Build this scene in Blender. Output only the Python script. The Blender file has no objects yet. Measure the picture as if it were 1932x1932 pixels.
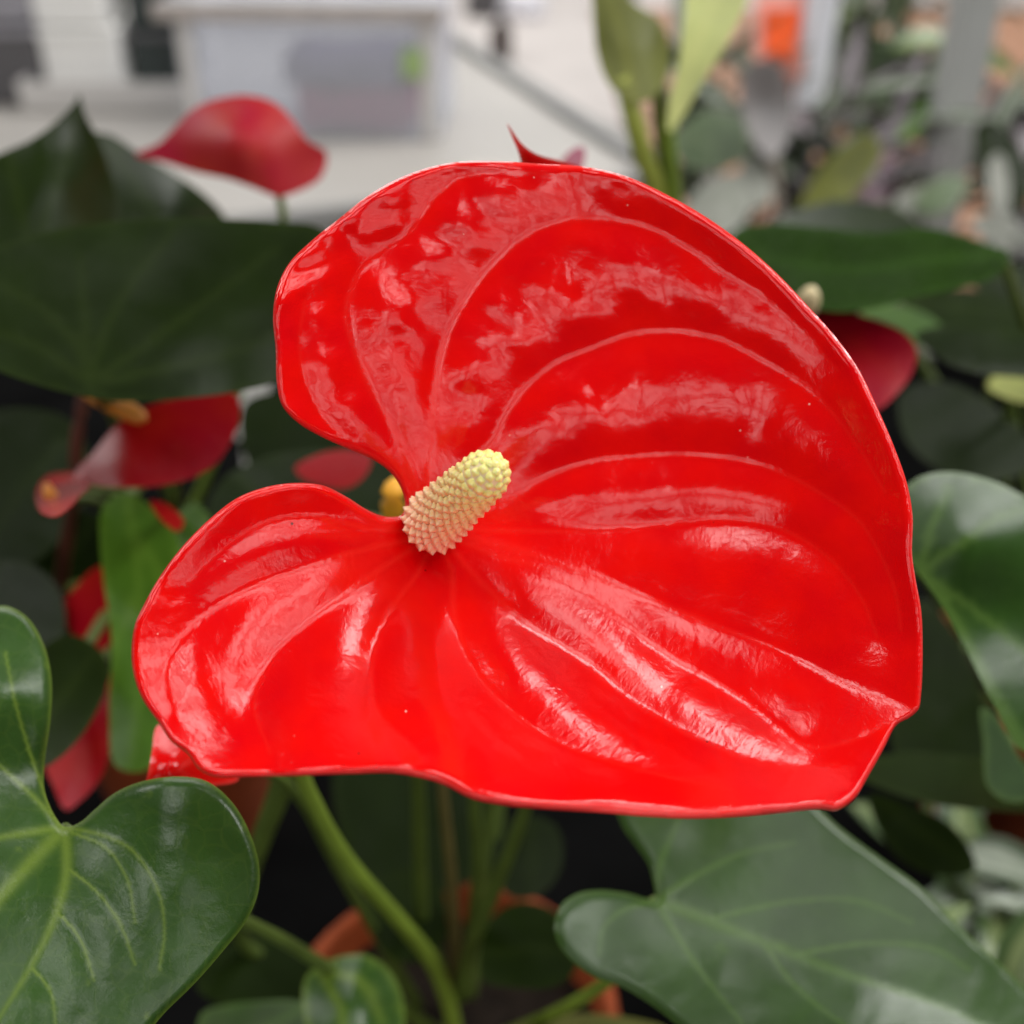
import bpy, bmesh, math, random
import numpy as np
from mathutils import Vector, Matrix
from mathutils.geometry import delaunay_2d_cdt

random.seed(7)
SC = bpy.context.scene
COL = SC.collection
R = math.radians

# ------------------------------------------------------------------ camera
PITCH, FOV, CZ = R(32.0), R(45.0), 0.45
cam = bpy.data.cameras.new('camera')
cam.sensor_fit = 'HORIZONTAL'; cam.sensor_width = 36.0
cam.lens = 18.0 / math.tan(FOV / 2)
cam.clip_start, cam.clip_end = 0.01, 60.0
cam.dof.use_dof = True
cam.dof.focus_distance = 0.176
cam.dof.aperture_fstop = 11.5
cam_o = bpy.data.objects.new('camera', cam); COL.objects.link(cam_o)
cam_o.location = (0, 0, CZ); cam_o.rotation_euler = (math.pi / 2 - PITCH, 0, 0)
SC.camera = cam_o
SC.render.resolution_x = SC.render.resolution_y = 1024

# ------------------------------------------------------------------ light
w = bpy.data.worlds.new('World'); SC.world = w; w.use_nodes = True
w.node_tree.nodes['Background'].inputs[0].default_value = (0.93, 0.97, 1.0, 1)
w.node_tree.nodes['Background'].inputs[1].default_value = 0.03

def area(name, loc, target, sx, sy, rad, col=(1, 0.985, 0.97)):
    L = bpy.data.lights.new(name, 'AREA'); L.shape = 'RECTANGLE'
    L.size, L.size_y = sx, sy; L.energy = rad * sx * sy * 4; L.color = col
    o = bpy.data.objects.new(name, L); COL.objects.link(o)
    o.location = loc
    d = Vector(target) - Vector(loc)
    o.rotation_euler = d.to_track_quat('-Z', 'Y').to_euler()
    return o

# daylight front of the shop behind the photographer: tall panes with dark mullions between them
wins = [(x0, x1, z0, z1, 1.95) for x0, x1 in ((-1.75, -1.02), (-0.84, -0.16), (0.06, 0.42), (0.56, 0.90), (1.12, 1.62), (1.80, 2.3), (2.5, 3.2)) for z0, z1 in ((0.74, 1.20), (1.44, 1.92))]
wins += [(0.34, 0.92, 2.00, 2.26, 5.0)]
for x0, x1, z0, z1, rad in wins:
    area('window_light', ((x0 + x1) / 2, -2.0, (z0 + z1) / 2), ((x0 + x1) / 2, 0, (z0 + z1) / 2), x1 - x0, z1 - z0, rad, (1, 0.985, 0.965))
# roof glazing over the right-hand side, one clear pane brighter than the diffusing ones
panes = [(x0, x1, y0, y1, 3.4) for x0, x1 in ((0.45, 0.92), (1.14, 1.66), (1.92, 2.5)) for y0, y1 in ((-0.95, -0.42), (-0.24, 0.30), (0.50, 0.98))]
panes += [(0.66, 1.12, 1.14, 1.66, 8.0)]
panes += [(x0, x1, y0, y1, 6.0) for x0, x1 in ((-0.62, -0.30), (-1.15, -0.80)) for y0, y1 in ((-0.25, 0.18), (0.36, 0.85))]  # overhead fill lamps added on the left for diffuse light, no glazing known there
for x0, x1, y0, y1, rad in panes:
    area('roof_and_fill_light', ((x0 + x1) / 2, (y0 + y1) / 2, 2.36), ((x0 + x1) / 2, (y0 + y1) / 2, 0), x1 - x0, y1 - y0, rad)

# unseen fill lamps added at both sides and far back to brighten the background
area('roof_and_fill_light', (-4.3, 2.9, 2.5), (-2.6, 2.6, 0), 1.8, 2.8, 4.0)
area('roof_and_fill_light', (4.2, 3.0, 2.5), (2.6, 2.7, 0), 1.8, 2.8, 8.0)
area('roof_and_fill_light', (-0.8, 7.6, 2.5), (-0.8, 6.0, -0.7), 5.5, 2.0, 2.8)

SC.view_settings.view_transform = 'Standard'
SC.view_settings.look = 'None'
SC.view_settings.exposure = 0.42
SC.view_settings.gamma = 1.0
SC.cycles.use_denoising = True
SC.cycles.max_bounces = 8
SC.cycles.caustics_reflective = False
SC.cycles.caustics_refractive = False

# ------------------------------------------------------------------ pixel -> place helpers (pixel units: 1932 x 1932)
W2 = 966.0
F = W2 / math.tan(FOV / 2)
FW = np.array([0, math.cos(PITCH), -math.sin(PITCH)])
UP = np.array([0, math.sin(PITCH), math.cos(PITCH)])
RT = np.array([1.0, 0, 0])
C0 = np.array([0, 0, CZ])

def P(u, v, d):
    return Vector(C0 + d * (FW + RT * (u - W2) / F - UP * (v - W2) / F))

def PN(uv, d):
    return C0 + d[:, None] * (FW + RT * ((uv[:, :1] - W2) / F) - UP * ((uv[:, 1:2] - W2) / F))

def G(u, v, z=0.0):
    r = FW + RT * (u - W2) / F - UP * (v - W2) / F
    t = (z - CZ) / r[2]
    return Vector(C0 + r * t)

# ------------------------------------------------------------------ small numeric tools
def catmull(pts, step, closed=False):
    p = np.array(pts, float); n = len(p); out = []
    rng = range(n if closed else n - 1)
    for i in rng:
        if closed:
            a, b, c, d = p[(i - 1) % n], p[i], p[(i + 1) % n], p[(i + 2) % n]
        else:
            a, b, c, d = p[max(i - 1, 0)], p[i], p[i + 1], p[min(i + 2, n - 1)]
        m = max(1, int(round(np.linalg.norm((c - b)[:2]) / step)))
        t1 = max(np.linalg.norm(b - a), 1e-6) ** .5; t2 = max(np.linalg.norm(c - b), 1e-6) ** .5; t3 = max(np.linalg.norm(d - c), 1e-6) ** .5
        m1 = (c - b) if np.allclose(a, b) else t2 * ((b - a) / t1 - (c - a) / (t1 + t2) + (c - b) / t2)
        m2 = (c - b) if np.allclose(c, d) else t2 * ((c - b) / t2 - (d - b) / (t2 + t3) + (d - c) / t3)
        for k in range(m):
            t = k / m
            out.append((2*t**3 - 3*t*t + 1) * b + (t**3 - 2*t*t + t) * m1 + (-2*t**3 + 3*t*t) * c + (t**3 - t*t) * m2)
    if not closed: out.append(p[-1])
    return np.array(out)

def inside(pts, poly):
    x, y = pts[:, 0], pts[:, 1]; r = np.zeros(len(pts), bool)
    j = len(poly) - 1
    for i in range(len(poly)):
        xi, yi = poly[i]; xj, yj = poly[j]
        c = (yi > y) != (yj > y)
        if yi != yj:
            r ^= c & (x < (xj - xi) * (y - yi) / (yj - yi) + xi)
        j = i
    return r

def seg_dist(pts, line):
    best = np.full(len(pts), 1e9); along = np.zeros(len(pts)); acc = 0.0
    for a, b in zip(line[:-1], line[1:]):
        d = b - a; L2 = max(d @ d, 1e-9)
        t = np.clip(((pts - a) @ d) / L2, 0, 1)
        q = np.hypot(*(pts - (a + t[:, None] * d)).T)
        m = q < best
        best[m] = q[m]; along[m] = acc + t[m] * math.sqrt(L2)
        acc += math.sqrt(L2)
    return best, along / max(acc, 1e-6)

def hash2(ix, iy, seed):
    h = np.sin(ix * 127.1 + iy * 311.7 + seed * 74.7) * 43758.5453
    return h - np.floor(h)

def noise2(x, y, seed=0):
    ix, iy = np.floor(x), np.floor(y); fx, fy = x - ix, y - iy
    sx, sy = fx*fx*fx*(fx*(fx*6-15)+10), fy*fy*fy*(fy*(fy*6-15)+10)
    a, b = hash2(ix, iy, seed), hash2(ix+1, iy, seed)
    c, d = hash2(ix, iy+1, seed), hash2(ix+1, iy+1, seed)
    return (a + (b-a)*sx + (c-a)*sy + (a-b-c+d)*sx*sy) * 2 - 1

def tps(ctrl, q):
    """thin-plate spline through (u, v, value) evaluated at q"""
    c = np.array(ctrl, float)
    if len(c) == 1: return np.full(len(q), c[0, 2])
    X = c[:, :2] / 1000; Y = q / 1000
    if len(c) < 3:
        d = X[1] - X[0]; t = ((Y - X[0]) @ d) / (d @ d)
        return c[0, 2] + t * (c[1, 2] - c[0, 2])
    def phi(r2): return 0.5 * r2 * np.log(np.maximum(r2, 1e-12))
    n = len(c)
    K = phi(((X[:, None] - X[None]) ** 2).sum(-1)) + np.eye(n) * 2e-4
    Pm = np.hstack([np.ones((n, 1)), X])
    A = np.zeros((n + 3, n + 3)); A[:n, :n] = K; A[:n, n:] = Pm; A[n:, :n] = Pm.T
    s = np.linalg.lstsq(A, np.concatenate([c[:, 2], np.zeros(3)]), rcond=None)[0]
    out = np.empty(len(q))
    for i in range(0, len(q), 8000):
        Z = Y[i:i+8000]
        out[i:i+8000] = phi(((Z[:, None] - X[None]) ** 2).sum(-1)) @ s[:n] + s[n] + Z @ s[n+1:]
    return out

# ------------------------------------------------------------------ scene graph helpers
def props(o, label=None, cat=None, group=None, kind=None):
    for k, v in (('label', label), ('category', cat), ('group', group), ('kind', kind)):
        if v: o[k] = v
    return o

def thing(name, label, cat, loc, group=None):
    o = bpy.data.objects.new(name, None); COL.objects.link(o)
    o.empty_display_size = 0.02; o.location = loc
    return props(o, label, cat, group)

def link(name, me, mat, parent=None, smooth=True):
    o = bpy.data.objects.new(name, me); COL.objects.link(o)
    if mat is not None and not me.materials: me.materials.append(mat)
    if smooth and len(me.polygons):
        me.polygons.foreach_set('use_smooth', np.ones(len(me.polygons), bool))
    if parent is not None:
        o.parent = parent
        o.matrix_parent_inverse = Matrix.Translation(-world_loc(parent))
    return o

def world_loc(o):
    # roots are only translated; part meshes are built in world space with identity transforms
    return o.location.copy() if o.parent is None else Vector((0, 0, 0))

def mesh(name, verts, faces):
    me = bpy.data.meshes.new(name); me.from_pydata([tuple(v) for v in verts], [], faces); me.update()
    return me

def tube(name, pts, radii, mat, parent=None, seg=10, step=None, cap=True):
    """tapered tube through world points"""
    P4 = np.array([[p[0], p[1], p[2], r] for p, r in zip(pts, radii)], float)
    L = np.linalg.norm(np.diff(P4[:, :3], axis=0), axis=1).sum()
    n = max(6, int(L / (step or 0.006)))
    k = np.linspace(0, len(P4) - 1, n)
    res = []
    for t in k:
        i = min(int(t), len(P4) - 2); f = t - i
        a, b, c, d = P4[max(i-1, 0)], P4[i], P4[i+1], P4[min(i+2, len(P4)-1)]
        res.append(0.5 * (2*b + (c-a)*f + (2*a-5*b+4*c-d)*f*f + (3*b-a-3*c+d)*f**3))
    res = np.array(res)
    vs, fs = [], []
    ref = Vector((0.3, 0.2, 1)).normalized()
    tan = np.gradient(res[:, :3], axis=0)
    for i in range(n):
        t = Vector(tan[i]).normalized()
        a = t.cross(ref)
        if a.length < 1e-3: a = t.cross(Vector((1, 0, 0)))
        a.normalize(); b = t.cross(a)
        for j in range(seg):
            an = 2 * math.pi * j / seg
            vs.append(Vector(res[i, :3]) + (a * math.cos(an) + b * math.sin(an)) * max(res[i, 3], 1e-4))
    for i in range(n - 1):
        for j in range(seg):
            j2 = (j + 1) % seg
            fs.append((i*seg+j, i*seg+j2, (i+1)*seg+j2, (i+1)*seg+j))
    if cap:
        fs.append(tuple(reversed(range(seg)))); fs.append(tuple(range((n-1)*seg, n*seg)))
    return link(name, mesh(name, vs, fs), mat, parent)

def px_tube(name, pts, mat, parent=None, seg=10):
    """tube through (u, v, depth, radius in pixels)"""
    return tube(name, [P(u, v, d) for u, v, d, r in pts], [r / F * d for u, v, d, r in pts], mat, parent, seg)

def box(name, c, s, mat, parent=None, rz=0, bev=0.003, rx=0):
    bm = bmesh.new(); bmesh.ops.create_cube(bm, size=1)
    bmesh.ops.scale(bm, vec=s, verts=bm.verts)
    if bev: bmesh.ops.bevel(bm, geom=bm.edges[:], offset=min(bev, min(s) * .4), segments=2, affect='EDGES', profile=.6)
    bmesh.ops.transform(bm, matrix=Matrix.Translation(c) @ Matrix.Rotation(rz, 4, 'Z') @ Matrix.Rotation(rx, 4, 'X'), verts=bm.verts)
    me = bpy.data.meshes.new(name); bm.to_mesh(me); bm.free()
    return link(name, me, mat, parent, smooth=False)

def lathe(name, c, prof, mat, parent=None, seg=40):
    vs, fs = [], []
    for r, z in prof:
        for j in range(seg):
            a = 2 * math.pi * j / seg
            vs.append((c[0] + r * math.cos(a), c[1] + r * math.sin(a), c[2] + z))
    for i in range(len(prof) - 1):
        for j in range(seg):
            j2 = (j + 1) % seg
            fs.append((i*seg+j, i*seg+j2, (i+1)*seg+j2, (i+1)*seg+j))
    return link(name, mesh(name, vs, fs), mat, parent)

# ------------------------------------------------------------------ materials
def mat_new(name):
    m = bpy.data.materials.new(name); m.use_nodes = True
    nt = m.node_tree; b = nt.nodes['Principled BSDF']
    return m, nt, b

class N:
    """terse node wiring"""
    def __init__(s, nt): s.nt = nt
    def __call__(s, typ, ins=None, **kw):
        n = s.nt.nodes.new('ShaderNode' + typ)
        for k, v in kw.items(): setattr(n, k, v)
        for k, v in (ins or {}).items():
            sock = n.inputs[k]
            if isinstance(v, bpy.types.NodeSocket): s.nt.links.new(v, sock)
            else: sock.default_value = v
        return n
    def l(s, a, b): s.nt.links.new(a, b)
    def ramp(s, fac, stops):
        n = s('ValToRGB'); s.l(fac, n.inputs[0]); e = n.color_ramp.elements
        while len(e) < len(stops): e.new(0.5)
        for q, (p, c) in zip(e, stops):
            q.position = p; q.color = c if len(c) == 4 else (*c, 1)
        return n.outputs[0]
    def mix(s, fac, a, b):
        n = s('Mix', data_type='RGBA')
        for v, sock in ((fac, n.inputs[0]), (a, n.inputs[6]), (b, n.inputs[7])):
            if isinstance(v, bpy.types.NodeSocket): s.l(v, sock)
            else: sock.default_value = v if not isinstance(v, tuple) or len(v) == 4 else (*v, 1)
        return n.outputs[2]
    def math(s, op, a, b=0.0):
        n = s('Math', operation=op)
        for v, sock in ((a, n.inputs[0]), (b, n.inputs[1])):
            if isinstance(v, bpy.types.NodeSocket): s.l(v, sock)
            else: sock.default_value = v
        return n.outputs[0]

def plain(name, col, rough=0.6, spec=0.4, var=0.12, scale=30.0, bump=0.0, metal=0.0):
    m, nt, b = mat_new(name); n = N(nt)
    tc = n('TexCoord').outputs['Object']
    t = n('TexNoise', {'Vector': tc, 'Scale': scale, 'Detail': 6.0})
    c = n.ramp(t.outputs['Fac'], [(0.25, tuple(x * (1 - var) for x in col)), (0.75, tuple(min(1, x * (1 + var)) for x in col))])
    n.l(c, b.inputs['Base Color'])
    b.inputs['Roughness'].default_value = rough; b.inputs['Specular IOR Level'].default_value = spec
    b.inputs['Metallic'].default_value = metal
    if bump:
        bp = n('Bump', {'Height': t.outputs['Fac'], 'Strength': bump, 'Distance': 0.002})
        n.l(bp.outputs[0], b.inputs['Normal'])
    return m

def spathe_mat(name, col, vein, rough=0.13, hair=0.8, spec=0.40, edge=0.35):
    m, nt, b = mat_new(name); n = N(nt)
    pol = n('Attribute', attribute_name='polar').outputs['Vector']
    uv = n('Attribute', attribute_name='flat').outputs['Vector']
    ve = n('Attribute', attribute_name='vein').outputs['Fac']
    ed = n('Attribute', attribute_name='edge').outputs['Fac']
    big = n('TexNoise', {'Vector': uv, 'Scale': 9.0, 'Detail': 3.0}).outputs['Fac']
    c = n.mix(n.ramp(big, [(0.3, (0, 0, 0)), (0.7, (1, 1, 1))]), (col[0] * 0.88, col[1] * .6, col[2] * 2.2), (col[0] * 1.04, col[1] * 2.5, col[2]))
    c = n.mix(n.math('MULTIPLY', ve, 0.4), c, vein)
    # pale bract margin: paler underside plus edge translucency put into the colour
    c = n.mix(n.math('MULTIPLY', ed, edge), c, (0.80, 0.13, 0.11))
    # scattered specks: dark debris and pale dust
    v1 = n('TexVoronoi', {'Vector': uv, 'Scale': 15.0, 'Randomness': 1.0})
    sel = n.math('LESS_THAN', n('SeparateColor', {0: v1.outputs['Color']}).outputs[0], 0.33)
    sp = n.math('MULTIPLY', n.math('LESS_THAN', v1.outputs['Distance'], 0.042), sel)
    c = n.mix(n.math('MULTIPLY', sp, 0.85), c, (0.05, 0.008, 0.006))
    v2 = n('TexVoronoi', {'Vector': uv, 'Scale': 21.0, 'Randomness': 1.0})
    sel2 = n.math('LESS_THAN', n('SeparateColor', {0: v2.outputs['Color']}).outputs[1], 0.30)
    sp2 = n.math('MULTIPLY', n.math('LESS_THAN', v2.outputs['Distance'], 0.045), sel2)
    c = n.mix(n.math('MULTIPLY', sp2, 0.6), c, (0.85, 0.5, 0.42))
    n.l(c, b.inputs['Base Color'])
    b.inputs['Specular IOR Level'].default_value = spec
    rn = n('TexNoise', {'Vector': uv, 'Scale': 26.0, 'Detail': 4.0}).outputs['Fac']
    n.l(n.math('ADD', n.math('MULTIPLY', rn, 0.10), rough - 0.05), b.inputs['Roughness'])
    # hair-fine transverse streaks between the veins, plus soft cell texture
    mp = n('Mapping', {'Vector': pol, 'Scale': (150.0, 16.0, 1.0)})
    hn = n('TexNoise', {'Vector': mp.outputs[0], 'Scale': 1.0, 'Detail': 3.0, 'Roughness': 0.6, 'Distortion': 0.6}).outputs['Fac']
    cn = n('TexNoise', {'Vector': uv, 'Scale': 70.0, 'Detail': 5.0, 'Roughness': 0.6}).outputs['Fac']
    msk = n.ramp(n('TexNoise', {'Vector': uv, 'Scale': 5.0, 'Detail': 2.0}).outputs['Fac'], [(0.38, (0.25,)*3), (0.60, (1,)*3)])
    h = n.math('ADD', n.math('MULTIPLY', n.math('MULTIPLY', hn, msk), 0.9 * hair), n.math('MULTIPLY', cn, 0.6))
    bl = n('TexNoise', {'Vector': uv, 'Scale': 24.0, 'Detail': 3.0, 'Distortion': 0.4}).outputs['Fac']
    h = n.math('ADD', h, n.math('MULTIPLY', bl, 2.4))
    bp = n('Bump', {'Height': h, 'Strength': 0.12, 'Distance': 0.00040})
    n.l(bp.outputs[0], b.inputs['Normal'])
    return m

def leaf_mat(name, col, vein, rough=0.28, spec=0.4, speck=0.3, vmix=0.5):
    m, nt, b = mat_new(name); n = N(nt)
    uv = n('Attribute', attribute_name='flat').outputs['Vector']
    ve = n('Attribute', attribute_name='vein').outputs['Fac']
    ed = n('Attribute', attribute_name='edge').outputs['Fac']
    big = n('TexNoise', {'Vector': uv, 'Scale': 6.0, 'Detail': 5.0}).outputs['Fac']
    c = n.mix(n.ramp(big, [(0.3, (0, 0, 0)), (0.7, (1, 1, 1))]), tuple(x * 0.72 for x in col), tuple(x * 1.2 for x in col))
    c = n.mix(n.math('MULTIPLY', ve, vmix), c, vein)
    c = n.mix(n.math('MULTIPLY', ed, 0.4), c, vein)
    fleck = n.ramp(n('TexNoise', {'Vector': uv, 'Scale': 17.0, 'Detail': 3.0}).outputs['Fac'], [(0.70, (0, 0, 0)), (0.82, (1, 1, 1))])
    c = n.mix(n.math('MULTIPLY', fleck, speck), c, vein)
    wv = n('TexNoise', {'Vector': uv, 'Scale': 9.0, 'Detail': 2.0}).outputs['Color']
    nv = n('VectorMath', {0: uv, 1: n('VectorMath', {0: wv, 'Scale': 0.05}, operation='SCALE').outputs[0]}, operation='ADD').outputs[0]
    net = n('TexVoronoi', {'Vector': nv, 'Scale': 22.0}, feature='DISTANCE_TO_EDGE').outputs['Distance']
    net = n.ramp(net, [(0.0, (1, 1, 1)), (0.06, (0, 0, 0))])
    c = n.mix(n.math('MULTIPLY', net, 0.05), c, vein)
    n.l(c, b.inputs['Base Color'])
    b.inputs['Specular IOR Level'].default_value = spec
    rn = n('TexNoise', {'Vector': uv, 'Scale': 20.0, 'Detail': 5.0}).outputs['Fac']
    n.l(n.math('ADD', n.math('MULTIPLY', rn, 0.16), rough - 0.08), b.inputs['Roughness'])
    cn = n('TexNoise', {'Vector': uv, 'Scale': 38.0, 'Detail': 6.0, 'Roughness': 0.65}).outputs['Fac']
    bp = n('Bump', {'Height': n.math('SUBTRACT', cn, n.math('MULTIPLY', net, 0.03)), 'Strength': 0.2, 'Distance': 0.0006})
    n.l(bp.outputs[0], b.inputs['Normal'])
    return m

M = {}
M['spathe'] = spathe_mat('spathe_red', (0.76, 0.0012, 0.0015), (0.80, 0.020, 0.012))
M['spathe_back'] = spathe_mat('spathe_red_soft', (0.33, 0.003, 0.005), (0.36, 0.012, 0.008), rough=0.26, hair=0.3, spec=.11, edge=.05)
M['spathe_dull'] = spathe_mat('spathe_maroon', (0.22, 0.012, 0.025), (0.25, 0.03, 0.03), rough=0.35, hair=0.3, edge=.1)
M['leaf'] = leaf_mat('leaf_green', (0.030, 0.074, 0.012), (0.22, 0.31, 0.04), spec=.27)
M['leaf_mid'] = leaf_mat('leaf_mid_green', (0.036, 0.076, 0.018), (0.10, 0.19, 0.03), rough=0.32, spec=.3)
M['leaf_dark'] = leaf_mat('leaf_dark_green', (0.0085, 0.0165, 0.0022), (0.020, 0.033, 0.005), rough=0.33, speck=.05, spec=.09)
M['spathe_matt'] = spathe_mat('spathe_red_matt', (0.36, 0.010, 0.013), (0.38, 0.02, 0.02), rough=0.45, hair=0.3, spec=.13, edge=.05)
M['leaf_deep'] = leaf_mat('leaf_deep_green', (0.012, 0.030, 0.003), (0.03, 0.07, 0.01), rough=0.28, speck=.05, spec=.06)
M['leaf_grey'] = leaf_mat('leaf_silver_grey', (0.24, 0.25, 0.21), (0.40, 0.40, 0.36), rough=0.5, spec=.2)
M['leaf_sage'] = leaf_mat('leaf_sage_green', (0.10, 0.14, 0.075), (0.20, 0.25, 0.14), rough=0.5, spec=.2)
M['leaf_mauve'] = leaf_mat('leaf_mauve', (0.36, 0.24, 0.29), (0.5, 0.40, 0.42), rough=0.5, spec=.2)
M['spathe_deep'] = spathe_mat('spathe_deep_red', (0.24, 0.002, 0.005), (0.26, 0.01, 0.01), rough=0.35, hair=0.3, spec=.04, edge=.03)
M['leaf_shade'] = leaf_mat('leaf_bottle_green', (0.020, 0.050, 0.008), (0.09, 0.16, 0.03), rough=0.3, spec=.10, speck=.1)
M['leaf_bright'] = leaf_mat('leaf_bright_green', (0.065, 0.155, 0.012), (0.15, 0.28, 0.03), rough=0.3)
M['leaf_olive'] = leaf_mat('leaf_olive', (0.115, 0.125, 0.026), (0.24, 0.25, 0.05), rough=0.5, spec=.2)
M['leaf_lime'] = leaf_mat('leaf_lime', (0.30, 0.33, 0.085), (0.42, 0.42, 0.12), rough=0.45)
M['stalk'] = plain('stalk_green', (0.20, 0.29, 0.035), 0.4, 0.4, 0.2, 60)
M['stalk_dark'] = plain('stalk_dull_green', (0.085, 0.125, 0.022), 0.45, 0.4, 0.25, 60)
M['stalk_brown'] = plain('stalk_brown', (0.14, 0.11, 0.035), 0.5, 0.4, 0.25, 60)
M['stalk_red'] = plain('stalk_red', (0.09, 0.022, 0.012), 0.5, 0.4, 0.25, 60)
M['terracotta'] = plain('terracotta', (0.34, 0.065, 0.016), 0.75, 0.3, 0.25, 45, 0.4)
M['soil'] = plain('soil', (0.018, 0.012, 0.008), 0.95, 0.2, 0.6, 140, 1.0)
M['black'] = plain('black_plastic', (0.005, 0.005, 0.005), 0.8, 0.0, 0.3, 20)

# ------------------------------------------------------------------ leaf / spathe blades
def blade(name, outline, ctrl, mat, parent, veins=(), attach=None, spacing=14, bulge=0.0, bulge_w=40, wrinkle=0.0,
          roll=0.0, roll_w=25, thick=0.0005, rib=0.0, vein_w=5.0, vein_fade=0.75, seed=1, wfun=None, edge_w=7, efun=None, sharp=True):
    ol = catmull(outline, spacing, True)
    keep = [ol[0]]
    for q in ol[1:]:
        if np.hypot(*(q - keep[-1])) > spacing * .35: keep.append(q)
    ol = np.array(keep)
    if (ol[:, 0] * np.roll(ol[:, 1], -1) - np.roll(ol[:, 0], -1) * ol[:, 1]).sum() < 0: ol = ol[::-1]
    lo, hi = ol.min(0), ol.max(0)
    gy = np.arange(lo[1], hi[1], spacing * .866); pts = []
    for i, y in enumerate(gy):
        x = np.arange(lo[0] + (i % 2) * spacing / 2, hi[0], spacing)
        pts.append(np.stack([x, np.full(len(x), y)], 1))
    pts = np.concatenate(pts)
    pts = pts[inside(pts, ol)]
    closed = np.vstack([ol, ol[:1]])
    pts = pts[seg_dist(pts, closed)[0] > spacing * .55]
    vp = []
    for v in veins:
        line = catmull(v[0] if isinstance(v, tuple) else v, spacing * .8)
        for q in line[inside(line, ol)]:
            if not vp or np.hypot(*(np.array(vp) - q).T).min() > spacing * .55: vp.append(q)
    if vp:
        vp = np.array(vp); vp = vp[seg_dist(vp, closed)[0] > spacing * .55]
        near = np.full(len(pts), 1e9)
        for q in vp: near = np.minimum(near, np.hypot(pts[:, 0] - q[0], pts[:, 1] - q[1]))
        pts = np.vstack([pts[near > spacing * .55], vp])
    allp = np.vstack([ol, pts]); nb = len(ol)
    ctr = allp.mean(0)
    res = delaunay_2d_cdt([Vector(p - ctr) for p in allp], [], [list(range(nb))], 1, 1e-4)
    uv = np.array([tuple(v) for v in res[0]]) + ctr
    faces = [tuple(f) for f in res[2]]
    d = tps(ctrl, uv)
    a = np.array(attach if attach is not None else uv.mean(0), float)
    de = seg_dist(uv, closed)[0]
    vein = np.zeros(len(uv)); puff = np.ones(len(uv))
    for v in veins:
        wv = vein_w
        if isinstance(v, tuple): v, wv = v
        if wv < 0:       # narrow radial crease near the throat
            q, al = seg_dist(uv, catmull(v, 10))
            puff *= 1 - 0.42 * (1 - al) * np.exp(-(q / 17) ** 1.5)
            continue
        if wv == 0:      # cross fold between the main veins: relief only
            q, al = seg_dist(uv, catmull(v, 10))
            puff *= 1 - (0.06 + 0.26 * hash2(np.float64(v[1][0]), np.float64(v[1][1]), 1)) * np.sin(np.pi * (0.15 + 0.7 * al)) * np.exp(-(q / (bulge_w * .55)) ** 2)
            continue
        line = catmull(v, 12)
        q, al = seg_dist(uv, line)
        wl = wv * (1 - vein_fade * al)
        vein = np.maximum(vein, np.exp(-(q / np.maximum(wl, spacing * .45)) ** 2) * (1 - 0.45 * al))
        fade = 1 - 0.55 * al ** 2
        puff *= 1 - fade * np.exp(-(q / bulge_w) ** 1.35)
    rel = uv - a
    rr = np.hypot(*rel.T); th = np.arctan2(rel[:, 1], rel[:, 0])
    rootk = np.clip((rr - 20) / 160, 0, 1)
    h = bulge * puff * rootk                      # towards the viewer
    h += rib * np.exp(-((1 - vein) / .45) ** 2) * (vein > .02)
    if wrinkle:
        wr = noise2(rr / 62, th * 3.0, seed) * .75 + noise2(rr / 30 + 7, th * 6.0, seed + 1) * .28 + noise2(uv[:, 0] / 30, uv[:, 1] / 30, seed + 2) * .22
        k = wfun(uv) if wfun else 1.0
        h += wrinkle * wr * k * np.clip(puff * 1.5, 0, 1) * rootk
    if roll:
        rw = roll_w * (efun(uv) ** .5 if efun else 1.0) * (0.75 + 0.35 * noise2(uv[:, 0] / 170, uv[:, 1] / 170, seed + 5))
        h -= roll * (efun(uv) ** .6 if efun else 1.0) * np.clip(1 - de / rw, 0, 1) ** 2.2
    xyz = PN(uv, d - h)
    me = bpy.data.meshes.new(name)
    # camera-facing winding
    f0 = faces[len(faces) // 2]
    A, B, Cc = (xyz[i] for i in f0)
    if np.dot(np.cross(B - A, Cc - A), C0 - A) < 0: faces = [f[::-1] for f in faces]
    me.from_pydata(xyz.tolist(), [], faces); me.update()
    def att(nm, typ, arr, key):
        at = me.attributes.new(nm, typ, 'POINT'); at.data.foreach_set(key, np.ascontiguousarray(arr, np.float32).ravel())
    att('vein', 'FLOAT', vein, 'value')
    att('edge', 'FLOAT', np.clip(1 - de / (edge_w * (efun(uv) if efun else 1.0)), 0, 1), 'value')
    att('flat', 'FLOAT_VECTOR', np.c_[uv / 1000, np.full(len(uv), seed * 1.7)], 'vector')
    att('polar', 'FLOAT_VECTOR', np.c_[rr / 1000, th, np.full(len(uv), seed * 1.3)], 'vector')
    o = link(name, me, mat, parent)
    if sharp:
        cnt = {}
        for f in faces:
            for i in range(3):
                k = tuple(sorted((f[i], f[(i + 1) % 3]))); cnt[k] = cnt.get(k, 0) + 1
        ev = np.empty(len(me.edges) * 2, np.int32); me.edges.foreach_get('vertices', ev); ev = np.sort(ev.reshape(-1, 2), axis=1)
        at = me.attributes.new('sharp_edge', 'BOOLEAN', 'EDGE')
        at.data.foreach_set('value', np.array([cnt.get((int(x), int(y)), 0) == 1 for x, y in ev]))
    if thick:
        md = o.modifiers.new('thickness', 'SOLIDIFY'); md.thickness = thick; md.offset = -1; md.use_even_offset = False
    return o

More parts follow.
